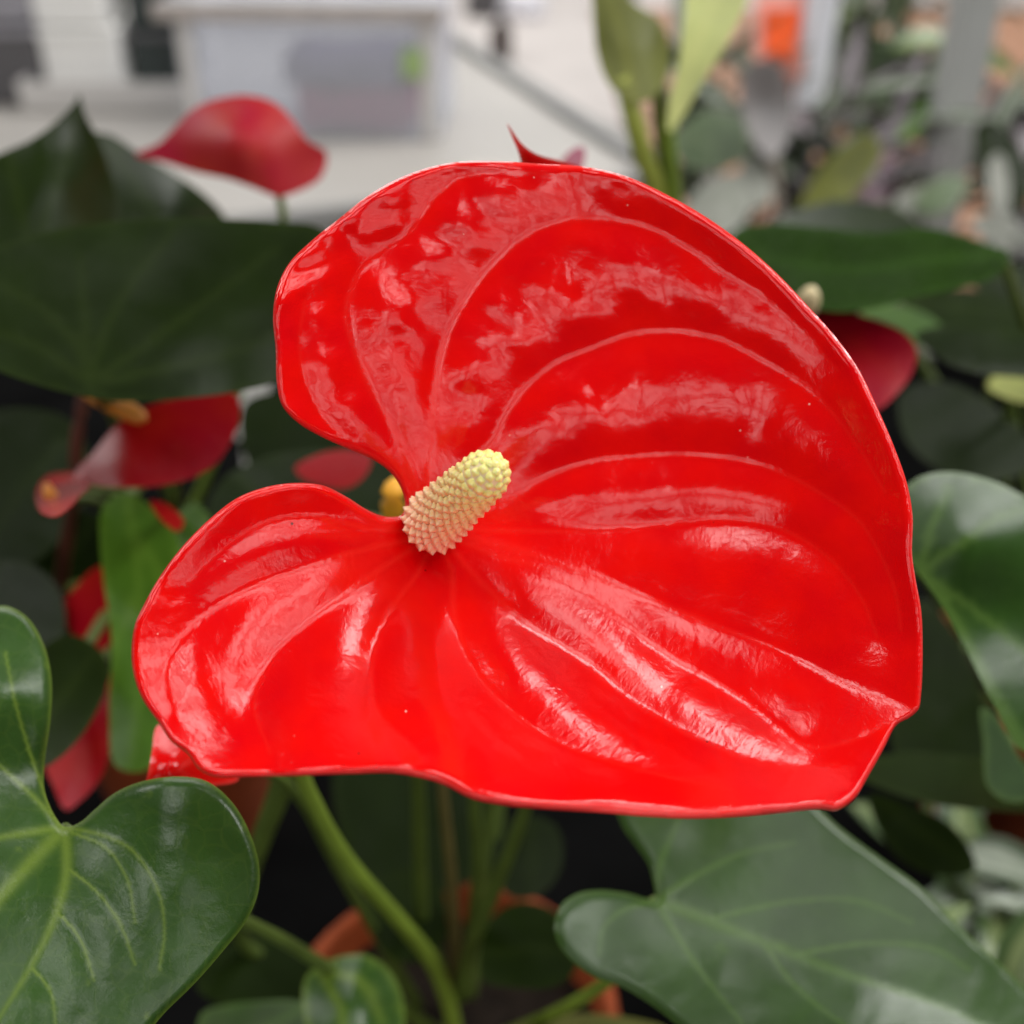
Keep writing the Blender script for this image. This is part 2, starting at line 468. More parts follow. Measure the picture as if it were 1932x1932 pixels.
# ================================================================== the setting
M['floor'] = plain('floor_concrete', (0.66, 0.61, 0.58), 0.7, 0.3, 0.1, 3, 0.1)
M['table'] = plain('table_laminate', (0.47, 0.445, 0.41), 0.5, 0.4, 0.06, 4)
M['alu'] = plain('aluminium_edge', (0.22, 0.22, 0.21), 0.45, 0.5, 0.1, 20)
M['wood'] = plain('tan_wood', (0.38, 0.20, 0.12), 0.6, 0.35, 0.18, 9)
M['white'] = plain('white_plastic', (0.90, 0.89, 0.86), 0.45, 0.4, 0.04, 8)
M['offwhite'] = plain('offwhite_plastic', (0.62, 0.60, 0.58), 0.5, 0.4, 0.06, 8)
M['grey'] = plain('grey_plastic', (0.10, 0.095, 0.10), 0.5, 0.4, 0.1, 12)
M['darkgreen'] = plain('dark_green_plastic', (0.035, 0.045, 0.042), 0.5, 0.4, 0.1, 12)
M['post'] = plain('grey_painted_metal', (0.44, 0.45, 0.43), 0.45, 0.4, 0.08, 14)
M['orange'] = plain('orange_card', (0.95, 0.11, 0.012), 0.6, 0.3, 0.03, 10)
M['pinkcard'] = plain('pale_pink_card', (0.80, 0.36, 0.30), 0.6, 0.3, 0.03, 10)
M['labelwhite'] = plain('white_label_plastic', (0.86, 0.86, 0.92), 0.4, 0.4, 0.03, 10)
M['cloth_red'] = plain('plum_cloth', (0.30, 0.05, 0.13), 0.85, 0.2, 0.2, 30)
M['cloth_dark'] = plain('slate_cloth', (0.16, 0.14, 0.22), 0.85, 0.2, 0.2, 30)
M['sticker'] = plain('green_sticker', (0.36, 0.50, 0.20), 0.6, 0.3, 0.05, 10)
M['darkbrown'] = plain('dark_brown', (0.06, 0.04, 0.035), 0.6, 0.3, 0.2, 10)

def sheet(name, quad, mat, thick=0.0, parent=None):
    vs = [Vector(q) for q in quad]
    if thick:
        vs = vs + [v - Vector((0, 0, thick)) for v in vs]
        n = len(quad)
        fs = [tuple(range(n)), tuple(reversed(range(n, 2 * n)))] + [(i, n + i, n + (i + 1) % n, (i + 1) % n) for i in range(n)]
        fs = [f[::-1] if False else f for f in fs]
    else:
        fs = [tuple(range(len(quad)))]
    me = mesh(name, vs, fs)
    bm = bmesh.new(); bm.from_mesh(me); bmesh.ops.recalc_face_normals(bm, faces=bm.faces)
    if thick: bmesh.ops.bevel(bm, geom=bm.edges[:], offset=min(0.002, thick * .3), segments=2, affect='EDGES')
    bm.to_mesh(me); bm.free()
    return link(name, me, mat, parent, smooth=False)

FZ = -0.78
props(sheet('floor', [(-7, -3, FZ), (7, -3, FZ), (7, 12, FZ), (-7, 12, FZ)], M['floor']), kind='structure')

def table_legs(parent, pts, top, mat):
    for p in pts:
        box('leg', (p[0], p[1], (top + FZ) / 2), (0.035, 0.035, top - FZ), mat, parent)

# staging bench that carries the anthurium pots, with a dark capillary tray on it
t = thing('plant_bench', 'dark staging bench in the shade under the anthurium plants', 'bench', (0, 0.3, FZ))
sheet('bench_top', [(-1.1, -0.15, 0), (1.3, -0.15, 0), (1.3, 0.98, 0), (-1.1, 0.98, 0)], M['black'], 0.03, t)
table_legs(t, [(-1.0, -0.08), (1.2, -0.08), (1.2, 0.9), (-1.0, 0.9)], -0.03, M['grey'])

# pale display table standing at an angle behind
cor = Vector((0.165, 1.50, 0)); e1 = Vector((-0.335, 0.94, 0)).normalized(); e2 = Vector((-e1.y, e1.x, 0))
t = thing('display_table', 'pale laminate display table with grey metal edge behind the red flower', 'table', (cor.x, cor.y, FZ))
tq = [cor, cor + e1 * 1.9, cor + e1 * 1.9 + e2 * 2.4, cor + e2 * 2.4]
sheet('table_top', tq, M['table'], 0.03, t)
def rail(parent, a, b, wd, h, z, mat, name):
    d = (b - a); L = d.length; c = (a + b) / 2
    return box(name, (c.x, c.y, z), (L, wd, h), mat, parent, math.atan2(d.y, d.x), 0.002)
off = e2 * -0.014
rail(t, cor + off, cor + e1 * 1.9 + off, 0.024, 0.046, -0.013, M['alu'], 'edge_strip')
off2 = e1 * -0.014
rail(t, cor + off2, cor + e2 * 2.4 + off2, 0.024, 0.040, -0.015, M['alu'], 'edge_strip')
table_legs(t, [cor + e1 * .1 + e2 * .1, cor + e1 * 1.8 + e2 * .1, cor + e1 * 1.8 + e2 * 2.3, cor + e1 * .1 + e2 * 2.3], -0.03, M['post'])

# tan slatted bench on the right that carries the striped foliage plants
t = thing('wooden_bench', 'tan wooden bench behind the striped foliage plants at upper right', 'bench', (0.9, 1.7, FZ))
for k in range(13):
    box('slat', (0.245 + k * 0.112, 2.05, -0.09), (0.108, 2.0, 0.024), M['wood'], t, 0, 0.002)
for y in (1.2, 2.9):
    box('cross_beam', (0.92, y, -0.125), (1.45, 0.05, 0.045), M['wood'], t, 0, 0.002)
table_legs(t, [(0.3, 1.2), (1.5, 1.2), (1.5, 2.9), (0.3, 2.9)], -0.148, M['wood'])

# ================================================================== hero plant
def pot(parent, c, r=0.053, h=0.11, mat='terracotta'):
    p = lathe('pot', c, [(0.0, 0.002), (r*.66, 0.002), (r*.70, 0.004), (r*.90, h*.78), (r*.92, h*.79), (r, h*.80), (r*1.01, h*.98), (r*.985, h),
                     (r*.93, h), (r*.915, h*.97), (r*.87, h*.80)], M[mat], parent)
    # crumbly compost surface
    vs, fs = [], []; nr, ns = 8, 36
    for i in range(nr + 1):
        for j in range(ns):
            a = 2*math.pi*j/ns; q = r*.90*i/nr
            vs.append((c[0]+q*math.cos(a), c[1]+q*math.sin(a), c[2]+h*.86+random.uniform(-.0025, .0025)))
    for i in range(nr):
        for j in range(ns): fs.append((i*ns+j, i*ns+(j+1) % ns, (i+1)*ns+(j+1) % ns, (i+1)*ns+j))
    link('compost', mesh('compost', vs, fs), M['soil'], p)
    return p

POT = G(850, 1905, 0.11); POT.z = 0
hero = thing('potted_anthurium', 'potted anthurium with the large glossy red flower in sharp focus', 'plant', POT)
pot(hero, POT)

OUT = [(757,972),(764,955),(758,925),(738,893),(705,868),(660,848),(610,826),(562,798),(532,765),(522,722),(520,660),(515,600),(522,545),(545,497),(590,452),(640,412),(690,372),
       (745,340),(810,316),(870,305),(940,304),(1020,309),(1100,314),(1180,332),(1260,368),(1330,408),(1400,458),(1465,515),(1525,578),(1580,640),(1622,700),(1655,768),(1688,845),
       (1712,915),(1722,975),(1721,1045),(1728,1095),(1738,1150),(1741,1230),(1738,1310),(1733,1338),(1716,1354),(1692,1368),(1668,1412),(1640,1462),(1612,1508),(1578,1530),
       (1545,1528),(1480,1534),(1400,1541),(1310,1545),(1220,1541),(1130,1534),(1040,1529),(960,1522),(890,1508),(840,1483),(800,1470),(740,1460),(660,1461),(560,1464),(470,1466),
       (405,1466),(375,1452),(355,1424),(322,1398),(298,1362),(272,1325),(256,1288),(248,1240),(254,1180),(272,1140),(300,1090),(345,1030),(400,975),(450,938),(505,918),(560,911),(610,916),(655,938),(690,960),(720,973),(742,975)]
mm = 0.001
D0 = 0.180
HC = [(790,1000,9),(760,970,7),(900,310,7),(720,360,5),(545,520,-1),(520,680,-3),(590,815,0),(700,865,4),(700,600,4),(860,650,8),(1100,320,8),(1330,410,6),(1200,600,10),(1100,850,11),
      (1540,600,3),(1450,800,8),(1700,880,-2),(1400,1020,9),(1722,1050,-4),(1000,1010,10),(1250,1150,7),(1500,1240,2),(1728,1335,-8),(1570,1525,-17),(1650,1440,-12),(1300,1545,-23),(1350,1400,-9),
      (1000,1525,-25),(1080,1300,-5),(960,1150,3),(750,1460,-24),(800,1250,-6),(540,1464,-24),(390,1464,-22),(560,1250,-9),(300,1360,-18),(250,1240,-14),(400,1150,-9),(350,1025,-9),(460,935,-5),(570,912,-1),(640,1040,1),(690,960,4)]
HC = [(u, v, D0 + z * mm) for u, v, z in HC]
HV = [([(800,960),(775,880),(736,798),(700,733),(664,641),(653,587),(678,514),(722,473),(773,437),(813,382),(868,338),(930,326),(1010,326),(1090,334)], 8),
      ([(806,960),(812,860),(817,780),(831,678),(853,616),(886,553),(941,488),(1013,434),(1086,415),(1150,416),(1228,430),(1300,470),(1373,518),(1432,553),(1519,630),(1580,700)], 8),
      ([(820,950),(880,880),(924,836),(957,778),(997,727),(1055,683),(1128,654),(1200,630),(1280,625),(1360,642),(1450,684),(1540,746),(1610,830),(1670,930)], 8),
      ([(840,985),(900,965),(975,938),(1019,908),(1110,873),(1201,862),(1290,858),(1373,865),(1465,888),(1556,935),(1622,985),(1665,1055),(1690,1120),(1700,1190)], 6),
      ([(850,1000),(950,1000),(1080,1003),(1228,994),(1373,982),(1482,1002),(1560,1050),(1620,1120),(1655,1200)], 5),
      ([(850,1006),(950,1030),(1050,1062),(1150,1100),(1325,1172),(1471,1228),(1599,1292),(1722,1340)], 9),
      ([(848,1012),(930,1045),(1010,1068),(1107,1118),(1253,1231),(1340,1282),(1417,1330),(1480,1380),(1526,1409),(1600,1400),(1690,1358)], 6),
      ([(840,1022),(890,1080),(980,1165),(1107,1249),(1180,1311),(1289,1380),(1390,1425),(1480,1448),(1580,1440)], 6),
      ([(830,1030),(850,1070),(858,1164),(891,1256),(946,1325),(1050,1400),(1200,1450),(1380,1490)], 6),
      ([(812,1030),(789,1080),(745,1140),(716,1195),(700,1270),(715,1350),(790,1420)], 5),
      ([(795,1025),(740,1060),(660,1115),(580,1175),(510,1245),(480,1330),(510,1420)], 6),
      ([(785,1015),(700,1035),(600,1062),(500,1095),(410,1140),(350,1195),(315,1265),(330,1340)], 6),
      ([(775,1000),(700,1000),(600,975),(510,985),(430,1030),(350,1105)], 4),
      ([(790,960),(745,890),(680,845),(620,800),(580,730),(565,650),(575,570)], 4)]
CROSS = [[(722,473),(780,560),(838,650)],[(800,400),(850,470),(900,535)],[(868,340),(920,410),(960,470)],[(960,328),(985,380),(1010,432)],[(1060,330),(1080,370),(1090,412)],[(1160,340),(1165,380),(1160,414)],
         [(660,560),(600,540),(550,520)],[(655,640),(590,650),(530,660)],[(690,720),(620,740),(550,760)],[(700,490),(660,450),(640,425)],[(886,553),(940,650),(985,740)],[(941,488),(1010,590),(1060,680)],[(1040,425),(1075,500),(1060,600)],
         [(1110,416),(1150,500),(1165,560)],[(1228,430),(1260,530),(1280,622)],[(1330,490),(1365,560),(1330,640)],[(1432,553),(1385,605),(1310,640)],[(1180,645),(1215,720),(1190,790)],[(1420,668),(1440,770),(1400,850)],
         [(1300,1260),(1250,1300),(1220,1340)],[(560,1080),(540,1140),(550,1190)],[(440,1130),(400,1200),(420,1270)]]
HV += [(c, 0) for c in CROSS]
HV += [(c, -1) for c in ([(845,1025),(920,1105),(1000,1195),(1080,1270)],[(835,1030),(868,1120),(915,1220)],[(822,1030),(825,1120),(800,1220)],[(800,1030),(765,1105),(735,1180)],[(790,1020),(715,1078),(630,1145)],[(780,1010),(700,1050),(590,1100)],
        [(860,1003),(960,1018),(1100,1040),(1250,1085)],[(855,1010),(950,1055),(1060,1110),(1160,1170)],[(848,990),(930,985),(1050,960),(1180,940)],[(835,960),(900,900),(980,850),(1060,800)],[(815,950),(850,860),(880,760),(900,700)],[(800,950),(785,850),(760,760),(730,680)])]
def wr_hero(uv):
    top = np.clip((1000 - uv[:, 1]) / 350, 0, 1) * np.clip((1350 - uv[:, 0]) / 500, 0.25, 1)
    return 0.16 + 0.84 * top
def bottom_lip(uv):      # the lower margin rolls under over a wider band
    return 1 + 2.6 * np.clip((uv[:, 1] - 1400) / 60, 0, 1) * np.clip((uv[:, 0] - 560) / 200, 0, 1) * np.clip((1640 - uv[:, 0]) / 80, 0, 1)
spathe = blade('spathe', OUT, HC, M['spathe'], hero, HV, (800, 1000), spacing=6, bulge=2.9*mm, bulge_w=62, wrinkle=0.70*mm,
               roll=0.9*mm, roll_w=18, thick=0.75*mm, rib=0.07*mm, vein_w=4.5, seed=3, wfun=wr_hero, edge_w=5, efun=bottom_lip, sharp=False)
spathe['label'] = 'large glossy scarlet heart-shaped flower bract with raised veins'

# spadix: a tapered fleshy core set with pointed florets in spirals
M['spadix'] = plain('spadix_core', (0.92, 0.76, 0.46), 0.5, 0.4, 0.08, 80)
def floret_material():
    m, nt, b = mat_new('floret'); n = N(nt)
    oc = n('ObjectInfo').outputs['Color']
    lc = n('TexCoord').outputs['Object']
    z = n('SeparateXYZ', {0: lc}).outputs['Z']
    tip = n.ramp(n.math('MULTIPLY', z, 900.0), [(0.45, (0, 0, 0)), (1.0, (1, 1, 1))])
    n.l(n.mix(n.math('MULTIPLY', tip, 0.32), oc, (0.96, 0.88, 0.66)), b.inputs['Base Color'])
    b.inputs['Roughness'].default_value = 0.3
    b.inputs['Subsurface Weight'].default_value = 0.35
    b.inputs['Subsurface Radius'].default_value = (0.0012, 0.0006, 0.0003)
    b.inputs['Subsurface Scale'].default_value = 1.0
    return m
M['floret'] = floret_material()
sb, st = P(812, 990, 0.1875), P(938, 876, 0.165)
ax = (st - sb); SL = ax.length; az = ax.normalized()
ay = az.cross(Vector((1, 0, 0))).normalized(); axx = ay.cross(az).normalized()
def rad(t):      # radius along the spadix
    r = 0.0042 - 0.0010 * t
    if t > 0.80: r *= math.sqrt(max(0.0, 1 - ((t - 0.80) / 0.2) ** 2))
    return r
vs, fs = [], []; nr, ns = 30, 28
for i in range(nr + 1):
    t = i / nr; c = sb + ax * t
    for j in range(ns):
        a = 2 * math.pi * j / ns
        vs.append(c + (axx * math.cos(a) + ay * math.sin(a)) * max(rad(t) - 0.0001, 0.00005))
for i in range(nr):
    for j in range(ns): fs.append((i*ns+j, i*ns+(j+1) % ns, (i+1)*ns+(j+1) % ns, (i+1)*ns+j))
spx = link('spadix', mesh('spadix', vs, fs), M['spadix'], hero)
spx['label'] = 'short pale yellow to peach spadix covered in pointed florets'
def floret_mesh(k):
    s = 0.00084
    prof = [(1.0, -0.0004), (0.95, 0.0001), (0.66, 0.00036), (0.30, 0.00074), (0.10, 0.00100)]
    vs, fs = [], []
    for r, z in prof:
        for j in range(8):
            a = math.pi * j / 4
            q = s * r * (1.12 if j % 2 == 0 else 0.86)
            vs.append((q * math.cos(a), q * math.sin(a), z))
    for i in range(len(prof) - 1):
        for j in range(8): fs.append((i*8+j, i*8+(j+1) % 8, (i+1)*8+(j+1) % 8, (i+1)*8+j))
    fs.append(tuple(range((len(prof)-1)*8, len(prof)*8)))
    me = mesh('floret', vs, fs); me.materials.append(M['floret'])
    me.polygons.foreach_set('use_smooth', np.ones(len(me.polygons), bool))
    return me
fm = floret_mesh(0)
cnt = 0
rings = [(0.012 + 0.79 * (i + .5) / 16, None) for i in range(16)] + [(None, R(f)) for f in (3, 22, 40, 58, 74, 90)]
for i, (t, phi) in enumerate(rings):
    if phi is not None: t = 0.80 + 0.199 * math.sin(phi)
    r = rad(0.8) * math.cos(phi) if phi is not None else rad(t)
    per = max(1, min(16, int(round(2 * math.pi * r / 0.00146))))
    for j in range(per):
        a = 2 * math.pi * (j + 0.5 * (i % 2) + random.uniform(-.06, .06)) / per
        tt = t + (random.uniform(-.006, .006) if phi is None else 0)
        radial = axx * math.cos(a) + ay * math.sin(a)
        nrm = (radial + az * 0.12).normalized() if phi is None else (radial * math.cos(phi) + az * math.sin(phi)).normalized()
        o = bpy.data.objects.new('floret', fm); COL.objects.link(o); o.parent = spx
        o.location = sb + ax * tt + radial * rad(tt)
        sc = random.uniform(.9, 1.12) * (1.15 - 0.38 * t)
        o.matrix_basis = Matrix.Translation(o.location) @ nrm.to_track_quat('Z', 'Y').to_matrix().to_4x4() @ Matrix.Rotation(random.uniform(-.3, .3), 4, 'Z') @ Matrix.Diagonal((sc, sc, sc * (0.88 - .5 * t), 1))
        k = min(1, max(0, t * 1.1)) ** 1.3 + random.uniform(-.06, .06)
        k = min(1, max(0, k))
        A, B = (0.93, 0.55, 0.34), (0.95, 0.84, 0.27)
        o.color = tuple(A[q] * (1 - k) + B[q] * k for q in range(3)) + (1,)
        cnt += 1
print('florets', cnt)

px_tube('flower_stalk', [(800,1000,.194,20),(770,1040,.204,17),(690,1140,.222,16),(600,1300,.240,15),(565,1430,.252,15),(600,1530,.268,15),(660,1630,.296,15),(740,1722,.330,15),(815,1815,.360,15),(850,1905,.382,15),(862,1990,.40,15)], M['stalk'], hero, 14)
# other stalks rising from the same crown
for pts, m in (([(786,1380,.300,13),(790,1500,.325,13),(792,1620,.350,14),(800,1740,.372,14),(845,1870,.398,15)], 'stalk_dark'),
               ([(828,1380,.300,10),(836,1500,.320,10),(850,1640,.350,11),(858,1760,.375,12),(860,1880,.398,14)], 'stalk_brown'),
               ([(892,1400,.320,11),(896,1530,.340,12),(902,1640,.360,12),(890,1760,.380,13),(868,1880,.398,14)], 'stalk_dark'),
               ([(1010,1450,.290,12),(985,1545,.305,12),(945,1650,.330,13),(895,1770,.362,15),(866,1880,.392,16)], 'stalk_dark'),
               ([(545,1420,.30,22),(525,1500,.31,22),(490,1590,.325,19),(462,1690,.345,15),(470,1790,.37,13),(700,1890,.395,12)], 'stalk_dark')):
    px_tube('leaf_stalk', pts, M[m], hero)

# heart leaf lower left
bl = blade('leaf', [(122,1560),(150,1552),(178,1528),(215,1497),(262,1476),(330,1465),(390,1474),(440,1516),(474,1578),(490,1640),(485,1692),(462,1742),(418,1798),(368,1855),(312,1910),(268,1960),(200,2020),(90,2060),
            (-60,2070),(-170,2000),(-220,1850),(-230,1680),(-200,1480),(-130,1290),(-60,1185),(0,1143),(48,1162),(82,1215),(97,1280),(95,1360),(84,1440),(84,1490),(104,1540)],
    [(120,1562,.190),(300,1470,.188),(440,1520,.188),(490,1640,.186),(300,1700,.1775),(360,1860,.1735),(100,1850,.170),(270,1960,.168),(-60,2060,.158),(-200,1650,.174),(0,1600,.182),(20,1300,.196),(97,1280,.203),(0,1143,.210),(85,1450,.198),(-100,1300,.192),(200,1600,.184)],
    M['leaf'], hero, [([(120,1565),(60,1625),(0,1695),(-100,1830),(-180,1950)], 16), ([(122,1570),(126,1640),(106,1725),(55,1830),(5,1910),(-40,1990)], 12),
     ([(130,1562),(200,1578),(250,1605),(298,1680),(310,1760),(300,1830)], 5), ([(115,1562),(0,1580),(-120,1610)], 10), ([(112,1555),(60,1500),(0,1445),(-60,1390)], 7),
     ([(100,1540),(60,1430),(30,1330),(10,1230)], 4), ([(130,1640),(180,1680),(225,1740),(255,1820)], 3), ([(108,1720),(150,1770),(178,1850)], 3), ([(60,1825),(95,1870),(105,1930)], 3),
     ([(128,1568),(200,1600),(240,1660),(255,1740)], 2.5)],
    (122, 1563), spacing=6, bulge=1.0*mm, bulge_w=40, wrinkle=0.25*mm, roll=1.4*mm, roll_w=26, thick=.5*mm, rib=.1*mm, seed=11)
bl['label'] = 'glossy green heart leaf with yellow-green veins at lower left'
px_tube('leaf_stalk', [(122,1563,.194,12),(180,1600,.205,13),(320,1670,.235,13),(460,1738,.262,13),(540,1778,.285,13),(605,1818,.305,13),(720,1880,.36,14),(840,1960,.40,14)], M['stalk_dark'], hero)

# broad leaf lower right
br = blade('leaf', [(1236,1694),(1232,1660),(1222,1628),(1197,1592),(1174,1558),(1160,1500),(1220,1440),(1340,1430),(1480,1470),(1585,1562),(1660,1618),(1740,1676),(1800,1738),(1870,1802),(1935,1865),(2010,1950),(2090,2060),
            (2060,2120),(1900,2130),(1700,2110),(1500,2060),(1360,1995),(1285,1940),(1232,1898),(1172,1862),(1118,1842),(1078,1812),(1052,1778),(1046,1742),(1060,1706),(1090,1686),(1130,1680),(1185,1686),(1222,1696)],
    [(1236,1698,.248),(1060,1750,.236),(1120,1840,.232),(1170,1560,.262),(1400,1450,.265),(1580,1560,.262),(1800,1740,.255),(2050,2050,.245),(1300,1940,.225),(1700,2100,.215),(1500,1700,.250),(1500,1850,.237),(1750,1880,.243)],
    M['leaf_mid'], hero, [([(1238,1700),(1320,1730),(1420,1770),(1600,1840),(1780,1900),(1980,2000)], 13), ([(1236,1696),(1246,1630),(1275,1560),(1300,1500)], 7), ([(1240,1698),(1300,1660),(1400,1610),(1500,1590)], 7),
     ([(1238,1702),(1275,1760),(1320,1830),(1400,1930)], 7), ([(1232,1702),(1180,1715),(1140,1750),(1130,1800)], 6), ([(1330,1735),(1500,1700),(1620,1700),(1720,1740)], 4), ([(1500,1800),(1640,1780),(1760,1790),(1830,1830)], 4), ([(1440,1780),(1500,1860),(1600,1940)], 4)],
    (1236, 1699), spacing=7, bulge=1.3*mm, bulge_w=50, wrinkle=0.3*mm, roll=1.8*mm, roll_w=26, thick=.5*mm, rib=.1*mm, seed=14)
br['label'] = 'broad matt green leaf reaching out at lower right'
px_tube('leaf_stalk', [(1236,1700,.253,12),(1215,1760,.262,13),(1160,1840,.29,12),(1060,1905,.33,12),(940,1960,.375,13),(880,1990,.40,14)], M['stalk'], hero)

def simple(parent, mat, outline, ctrl, veins=(), attach=None, name='leaf', sp=16, bulge=.8*mm, roll=0.0, vw=6, seed=None, wr=.3*mm, bw=40):
    simple.k += 1
    return blade(name, outline, ctrl, M[mat], parent, veins, attach, sp, bulge, bw, wr, roll, 26, .15*mm, 0, vw, .7, seed or 20 + simple.k)
simple.k = 0

# small leaves low down on the same plant
simple(hero, 'leaf', [(570,1872),(578,1842),(605,1820),(640,1805),(690,1802),(730,1825),(755,1868),(764,1920),(750,1990),(650,2025),(590,1975),(574,1920)],
       [(605,1825,.312),(690,1802,.318),(764,1920,.312),(650,2020,.285),(575,1920,.30),(670,1900,.298)], [[(600,1830),(640,1900),(660,2000)], [(605,1828),(690,1860),(720,1930)]], (600,1830))
simple(hero, 'leaf_mid', [(380,1912),(430,1895),(500,1888),(560,1888),(598,1905),(622,1950),(600,2010),(480,2030),(380,1990)],
       [(400,1910,.325),(560,1890,.33),(600,2000,.30),(420,2000,.295)], [[(590,1890),(520,1930),(440,1970)]], (595,1890))
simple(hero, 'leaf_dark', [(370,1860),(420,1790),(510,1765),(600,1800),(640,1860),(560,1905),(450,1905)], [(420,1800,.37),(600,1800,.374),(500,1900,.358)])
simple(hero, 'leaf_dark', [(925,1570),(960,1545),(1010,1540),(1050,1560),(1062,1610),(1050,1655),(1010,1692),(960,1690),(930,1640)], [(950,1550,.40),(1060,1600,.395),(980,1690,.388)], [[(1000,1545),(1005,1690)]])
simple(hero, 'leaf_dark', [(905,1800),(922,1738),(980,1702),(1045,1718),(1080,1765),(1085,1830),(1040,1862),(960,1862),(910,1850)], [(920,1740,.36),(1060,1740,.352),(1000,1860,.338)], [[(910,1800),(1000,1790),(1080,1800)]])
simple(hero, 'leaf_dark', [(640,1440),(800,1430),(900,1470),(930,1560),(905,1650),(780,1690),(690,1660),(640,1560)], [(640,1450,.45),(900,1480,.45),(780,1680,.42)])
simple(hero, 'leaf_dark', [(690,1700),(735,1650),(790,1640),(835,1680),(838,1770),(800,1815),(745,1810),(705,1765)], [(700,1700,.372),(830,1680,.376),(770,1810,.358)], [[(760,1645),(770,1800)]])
simple(hero, 'leaf_olive', [(950,1950),(1050,1916),(1170,1918),(1260,1945),(1200,1985),(1050,1990)], [(960,1950,.34),(1170,1916,.35),(1100,1990,.31)])
# pointed red bract tip peeping out at lower left and one above the flower
tipb = simple(hero, 'spathe', [(262,1503),(276,1470),(286,1420),(298,1368),(345,1375),(420,1420),(450,1470),(400,1482),(330,1478),(292,1490)],
       [(265,1500,.205),(295,1375,.215),(330,1440,.206),(440,1470,.222),(370,1470,.211),(300,1460,.2045)], [([(265,1500),(310,1465),(370,1435)], 5)], (420,1420), 'spathe', 9, 0.4*mm, 0.3*mm)
px_tube('spathe_tip', [(276,1487,.2045,6),(267,1496,.2042,5),(258,1504,.204,2)], plain('tip_cream', (0.72, 0.55, 0.28), .5), hero, 8)
simple(hero, 'spathe', [(957,233),(968,249),(980,266),(996,281),(1020,294),(1060,304),(1100,318),(1160,380),(1165,470),(1090,540),(1010,490),(990,400),(986,325),(978,288),(966,258)],
       [(957,233,.212),(990,285,.216),(1080,310,.226),(1020,360,.226),(1150,430,.243),(1090,540,.252),(1000,470,.244)], [], (1050,350), 'spathe', 7, .2*mm, .3*mm, wr=0)
simple(hero, 'spathe_dull', [(1050,320),(1068,292),(1085,279),(1101,277),(1104,296),(1100,325),(1130,400),(1090,460),(1030,430),(1035,360)], [(1060,320,.33),(1100,280,.335),(1090,330,.33),(1080,450,.325)], name='spathe', sp=10)

for pts in ([(1080,500,.256,9),(1060,800,.30,10),(960,1300,.36,11),(880,1880,.40,12)], [(1080,430,.332,7),(1075,800,.36,8),(980,1300,.39,9),(890,1880,.405,10)], [(425,1445,.224,9),(470,1440,.25,9),(560,1500,.29,10),(640,1640,.34,10),(790,1900,.40,12)]):
    px_tube('flower_stalk', pts, M['stalk_dark'], hero)

# ================================================================== neighbour on the left
LP = Vector((-0.155, 0.44, 0))
left = thing('potted_anthurium', 'dark leaved anthurium plant with several blurred red flowers left of the big flower', 'plant', LP)
pot(left, LP)
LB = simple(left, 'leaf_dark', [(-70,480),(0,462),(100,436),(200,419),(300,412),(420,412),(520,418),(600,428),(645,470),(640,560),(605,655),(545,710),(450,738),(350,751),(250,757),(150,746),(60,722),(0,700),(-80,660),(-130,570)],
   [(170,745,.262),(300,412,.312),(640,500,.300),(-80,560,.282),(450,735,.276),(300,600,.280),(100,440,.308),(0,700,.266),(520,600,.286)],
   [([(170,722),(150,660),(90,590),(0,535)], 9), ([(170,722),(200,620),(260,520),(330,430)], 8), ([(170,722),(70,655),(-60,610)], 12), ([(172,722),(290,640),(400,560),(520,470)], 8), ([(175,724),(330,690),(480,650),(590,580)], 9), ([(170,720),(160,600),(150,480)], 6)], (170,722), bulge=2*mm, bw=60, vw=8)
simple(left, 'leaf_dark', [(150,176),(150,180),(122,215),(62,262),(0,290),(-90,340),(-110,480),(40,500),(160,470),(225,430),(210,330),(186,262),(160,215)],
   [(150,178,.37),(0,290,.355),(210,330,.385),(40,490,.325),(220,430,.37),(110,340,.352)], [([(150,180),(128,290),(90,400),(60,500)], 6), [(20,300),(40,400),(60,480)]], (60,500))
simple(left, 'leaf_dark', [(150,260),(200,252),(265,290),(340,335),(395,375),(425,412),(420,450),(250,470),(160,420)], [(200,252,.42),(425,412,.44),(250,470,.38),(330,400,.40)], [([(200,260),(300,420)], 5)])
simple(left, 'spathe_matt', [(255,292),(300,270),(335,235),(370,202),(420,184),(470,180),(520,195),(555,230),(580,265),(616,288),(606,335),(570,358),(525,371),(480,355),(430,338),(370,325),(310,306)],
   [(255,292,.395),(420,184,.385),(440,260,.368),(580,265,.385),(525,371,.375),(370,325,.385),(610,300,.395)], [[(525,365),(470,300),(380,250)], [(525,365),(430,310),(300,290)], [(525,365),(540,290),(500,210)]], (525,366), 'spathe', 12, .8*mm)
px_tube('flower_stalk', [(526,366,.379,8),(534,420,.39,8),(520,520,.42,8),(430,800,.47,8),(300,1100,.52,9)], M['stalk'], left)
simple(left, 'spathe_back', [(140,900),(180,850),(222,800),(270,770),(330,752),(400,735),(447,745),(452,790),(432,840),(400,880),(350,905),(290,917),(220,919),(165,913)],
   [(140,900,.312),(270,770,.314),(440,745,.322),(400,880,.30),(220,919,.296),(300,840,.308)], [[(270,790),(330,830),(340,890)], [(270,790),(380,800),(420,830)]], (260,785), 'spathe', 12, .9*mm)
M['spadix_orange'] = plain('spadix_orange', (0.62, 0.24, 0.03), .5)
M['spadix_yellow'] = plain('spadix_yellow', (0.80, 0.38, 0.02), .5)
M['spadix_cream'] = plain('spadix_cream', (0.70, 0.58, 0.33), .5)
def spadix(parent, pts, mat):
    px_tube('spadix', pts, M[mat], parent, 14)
spadix(left, [(160,740,.318,10),(195,755,.312,17),(235,772,.308,19),(262,786,.306,16),(274,792,.305,5)], 'spadix_orange')
